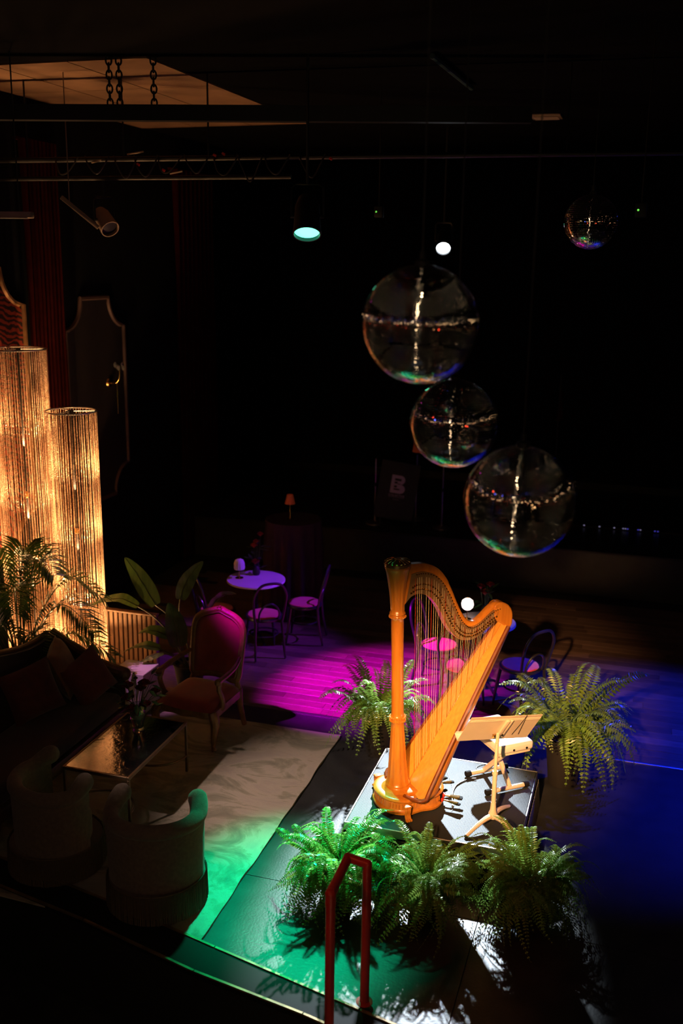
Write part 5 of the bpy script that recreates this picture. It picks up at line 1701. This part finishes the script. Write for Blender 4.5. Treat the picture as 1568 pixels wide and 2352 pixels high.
# ================================================================== BACK STAGE ITEMS
SZ = 0.591
def mic_stand(label, loc, h, base=True, tilt=0.0):
    t = thing('microphone_stand', label, 'microphone stand', loc)
    sm = mat('stand_chrome', (0.5, 0.45, 0.55), 0.3, 0.8, noise=0.1)
    MB().lathe([(0.0, 0.0), (0.125, 0.0), (0.125, 0.012), (0.03, 0.028), (0.015, 0.04), (0.0, 0.04)], 28).build('base', sm, t)
    MB().tube([(0, 0, 0.03), (0, 0, h * 0.6)], 0.011, 8).build('lower_tube', sm, t)
    MB().tube([(0, 0, h * 0.58), (0, 0, h)], 0.008, 8).build('upper_tube', sm, t)
    MB().lathe([(0.012, h * 0.57), (0.020, h * 0.575), (0.020, h * 0.62), (0.010, h * 0.625)], 10).build('clutch', M['black_metal'], t)
    MB().tube([(0, 0, h), (0.02, -0.05, h + 0.02)], 0.012, 8).build('clip', M['rubber'], t)
mic_stand('round-based microphone stand at the left front of the back stage', (-3.545, 13.2, SZ), 0.93)
mic_stand('microphone stand to the right of the sign board on the back stage', (-2.60, 13.25, SZ), 0.90)
mic_stand('microphone stand just behind the sign board', (-3.05, 13.6, SZ), 0.95)
def sign_board():
    t = thing('sign_board', 'tilted black sign board with a pale letter B on the back stage', 'sign', (-3.20, 13.1, SZ), R(17))
    tl = Matrix.Rotation(R(9), 3, 'Y')          # leans sideways in its own plane
    lean = Matrix.Rotation(R(-14), 3, 'X')
    rot = lean @ tl
    c0 = Vector((0, 0.10, 0.50))
    def Q(a, b, c=0):
        return c0 + rot @ Vector((a, -c, b))
    MB().box(Q(0, 0, -0.012), (0.54, 0.022, 0.78), rot).build('board', M['board'], t, smooth=0)
    fr = Matrix((rot @ Vector((1, 0, 0)), rot @ Vector((0, 0, 1)), rot @ Vector((0, -1, 0)))).transposed()
    # the letter: outline with two bowls
    W_, H_ = 0.20, 0.25
    out = [(-W_ / 2, -H_ / 2)]
    for k in range(9):
        a = -PI / 2 + PI * k / 8
        out.append((0.035 + 0.068 * math.cos(a), -H_ / 4 + 0.0 + (H_ / 4) * math.sin(a)))
    for k in range(9):
        a = -PI / 2 + PI * k / 8
        out.append((0.028 + 0.060 * math.cos(a), H_ / 4 + (H_ / 4) * math.sin(a)))
    out.append((-W_ / 2, H_ / 2))
    def poly(pts, lo, hi, m, nm, par):
        mb = MB()
        base = len(pts)
        vs = [Q(0, 0.08) + fr @ Vector((a, b, h)) for h in (lo, hi) for a, b in pts]
        fs = [tuple(range(base)), tuple(range(2 * base - 1, base - 1, -1))] + [(i, (i + 1) % base, base + (i + 1) % base, base + i) for i in range(base)]
        return mb.add(vs, fs).build(nm, m, par, smooth=0, fix=True)
    B = poly(out, 0.001, 0.004, M['print'], 'letter_b', t)
    # dark key shapes cut in the letter
    for a0, a1, b0, b1 in ((-0.055, 0.035, 0.048, 0.080), (-0.055, -0.012, 0.008, 0.036), (-0.012, 0.03, 0.002, 0.012), (-0.055, -0.015, -0.048, -0.018), (-0.055, 0.018, -0.080, -0.060), (-0.02, 0.03, -0.074, -0.060)):
        poly([(a0, b0), (a1, b0), (a1, b1), (a0, b1)], 0.0045, 0.006, M['board'], 'key_shape', B)
    cu = bpy.data.curves.new('lettering', 'FONT')
    cu.body = 'COLLECTIVE'
    cu.size = 0.040
    cu.align_x = 'CENTER'
    cu.extrude = 0.001
    tmp = bpy.data.objects.new('lettering', cu)
    COL.objects.link(tmp)
    bpy.context.view_layer.update()
    me = bpy.data.meshes.new_from_object(tmp.evaluated_get(bpy.context.evaluated_depsgraph_get()))
    bpy.data.objects.remove(tmp)
    me.materials.clear()
    me.materials.append(M['print'])
    o = link('lettering', me, t)
    m4 = fr.to_4x4()
    m4.translation = Q(0, 0.08 - 0.150) + fr @ Vector((0, -0.020, 0.002))
    o.matrix_local = m4
    # lines of print too small to read in the photograph
    for dz, ww in ((-0.185, 0.22), (-0.215, 0.09)):
        poly([(-ww / 2, dz), (ww / 2, dz), (ww / 2, dz + 0.006), (-ww / 2, dz + 0.006)], 0.001, 0.002, mat('dim_print', (0.25, 0.22, 0.35), 0.6, noise=0.1), 'small_print', t)
    # easel legs
    for sx in (-1, 1):
        MB().tube([Q(sx * 0.19, 0.36, -0.03), (sx * 0.24, 0.02, 0.004)], 0.011, 8).build('leg', M['black_metal'], t)
    MB().tube([Q(0, 0.36, -0.03), (0, 0.46, 0.004)], 0.011, 8).build('leg', M['black_metal'], t)
    MB().bbox(Q(0, -0.40, 0.0), (0.5, 0.05, 0.02), 0.004, rot).build('easel_ledge', M['black_metal'], t)
sign_board()
# small red-shaded lamp behind the sign
t = thing('table_lamp', 'dim lamp with a dull red shade standing behind the sign board', 'table lamp', (-3.10, 13.95, SZ))
MB().lathe([(0, 0), (0.07, 0), (0.07, 0.015), (0.012, 0.03), (0.010, 1.02), (0, 1.02)], 14).build('stand', M['black_metal'], t)
MB().lathe([(0.10, 0.92), (0.075, 1.10)], 24, cap=False).build('shade', M['shade_orange'], t, smooth=60)
# pennant stand
t = thing('pennant_stand', 'thin stand with a narrow dark red pennant and brass ring behind the lowest mirror ball', 'flag stand', (-1.15, 13.6, SZ))
MB().lathe([(0, 0), (0.14, 0), (0.14, 0.012), (0.02, 0.03), (0, 0.03)], 20).build('base', M['black_metal'], t)
MB().tube([(0, 0, 0.02), (0.02, 0, 2.15)], 0.008, 8).build('pole', M['black_metal'], t)
MB().tube([(0.05 * math.cos(a) + 0.012, 0.05 * math.sin(a), 1.55) for a in np.linspace(0, 2 * PI, 17)[:-1]], 0.007, 6, closed=True).build('ring', M['brass'], t)
MB().grid(lambda u, v: (0.02 + (u - 0.35) * 0.09 * (1 - v), 0.02 * math.sin(u * 5), 1.56 + 0.52 * v), 6, 8).build('pennant', M['drape'], t, smooth=60)
# LED strip at the back of the stage
t = thing('led_strip', 'row of tiny blue and pale lights lying along the back stage', 'light strip', (-0.15, 14.0, SZ))
MB().box((0, 0, 0.012), (1.7, 0.03, 0.022)).build('channel', M['black_metal'], t, smooth=0)
for x, m in ((-0.57, 'led_white'), (-0.36, 'led_white'), (-0.16, 'led_white'), (-0.04, 'led_white'), (-0.01, 'led_white'), (0.02, 'led_blue'), (0.16, 'led_blue'), (0.19, 'led_white'), (0.38, 'led_blue'), (0.42, 'led_blue')):
    MB().bbox((x, -0.014, 0.026), (0.018, 0.012, 0.010), 0.002).build('led', M[m], t)
t = thing('led_strip', 'short row of blue lights beside the middle mirror ball', 'light strip', (-2.05, 13.5, SZ))
MB().box((0, 0, 0.012), (0.22, 0.03, 0.022)).build('channel', M['black_metal'], t, smooth=0)
for x in (-0.07, -0.03, 0.0, 0.03, 0.05):
    MB().bbox((x, -0.014, 0.026), (0.018, 0.012, 0.010), 0.002).build('led', M['led_blue'], t)
for k, (x, y_, z) in enumerate(((-2.60, 9.6, 4.62), (-0.17, 8.0, 4.55))):
    t = thing('indicator_box', ['tiny box with a green indicator light between the two lit spotlights', 'tiny box with a green indicator light right of the far mirror ball'][k], 'control box', (x, y_, z))
    MB().bbox((0, 0, 0), (0.08, 0.06, 0.10), 0.006).build('case', M['black_metal'], t)
    MB().sphere((-0.02, -0.032, 0.0), 0.008, 8, 6).build('indicator', M['led_green'], t)
    MB().tube([(0, 0, 0.04), (0, 0, ZC - z)], 0.006, 6).build('hanger', M['black_metal'], t)

# ================================================================== FESTOON LIGHTS (added out of view to make the mirror ball glints)
def festoon(label, path, step, r, m, sag=0.05):
    t = thing('glint_string', label, 'added glint lights', path[0])
    o = Vector(path[0])
    P = [Vector(p) for p in path]
    wire, bulbs, caps = [], MB(), MB()
    for i in range(len(P) - 1):
        n = max(1, int((P[i + 1] - P[i]).length / step))
        for k in range(n):
            q = P[i].lerp(P[i + 1], (k + 0.5) / n)
            wire.append(q - o + Vector((0, 0, 0.04)))
            bulbs.sphere(q - o, r, 8, 6, (1, 1, 1.15))
            caps.tube([q - o + Vector((0, 0, r)), q - o + Vector((0, 0, 0.045))], 0.010, 6)
    MB().tube(wire, 0.004, 5).build('wire', M['cable'], t)
    tag(bulbs.build('bulb', m, t, 60), kind='stuff')
    tag(caps.build('bulb_socket', M['cable'], t), kind='stuff')
festoon('warm festoon bulbs added out of view for the row of glints on the mirror balls', [(-6.1, 7.6, 4.35), (-6.1, -1.45, 4.35), (4.9, -1.45, 4.35), (4.9, 12.0, 4.35)], 0.40, 0.030, mat('glint_bulb', (0.9, 0.7, 0.5), 0.3, emit=(1.0, 0.60, 0.28), estr=9))
festoon('warm bulb string added out of view for the vertical line of glints on the mirror balls', [(-0.75, 3.4, ZC - 0.25), (-0.55, -0.6, ZC - 0.25), (-0.55, -0.6, 2.4), (-0.85, 2.6, 0.9), (-1.0, 3.7, 0.15)], 0.30, 0.030, mat('glint_bulb', (0.9, 0.7, 0.5), 0.3, emit=(1.0, 0.66, 0.36), estr=26))
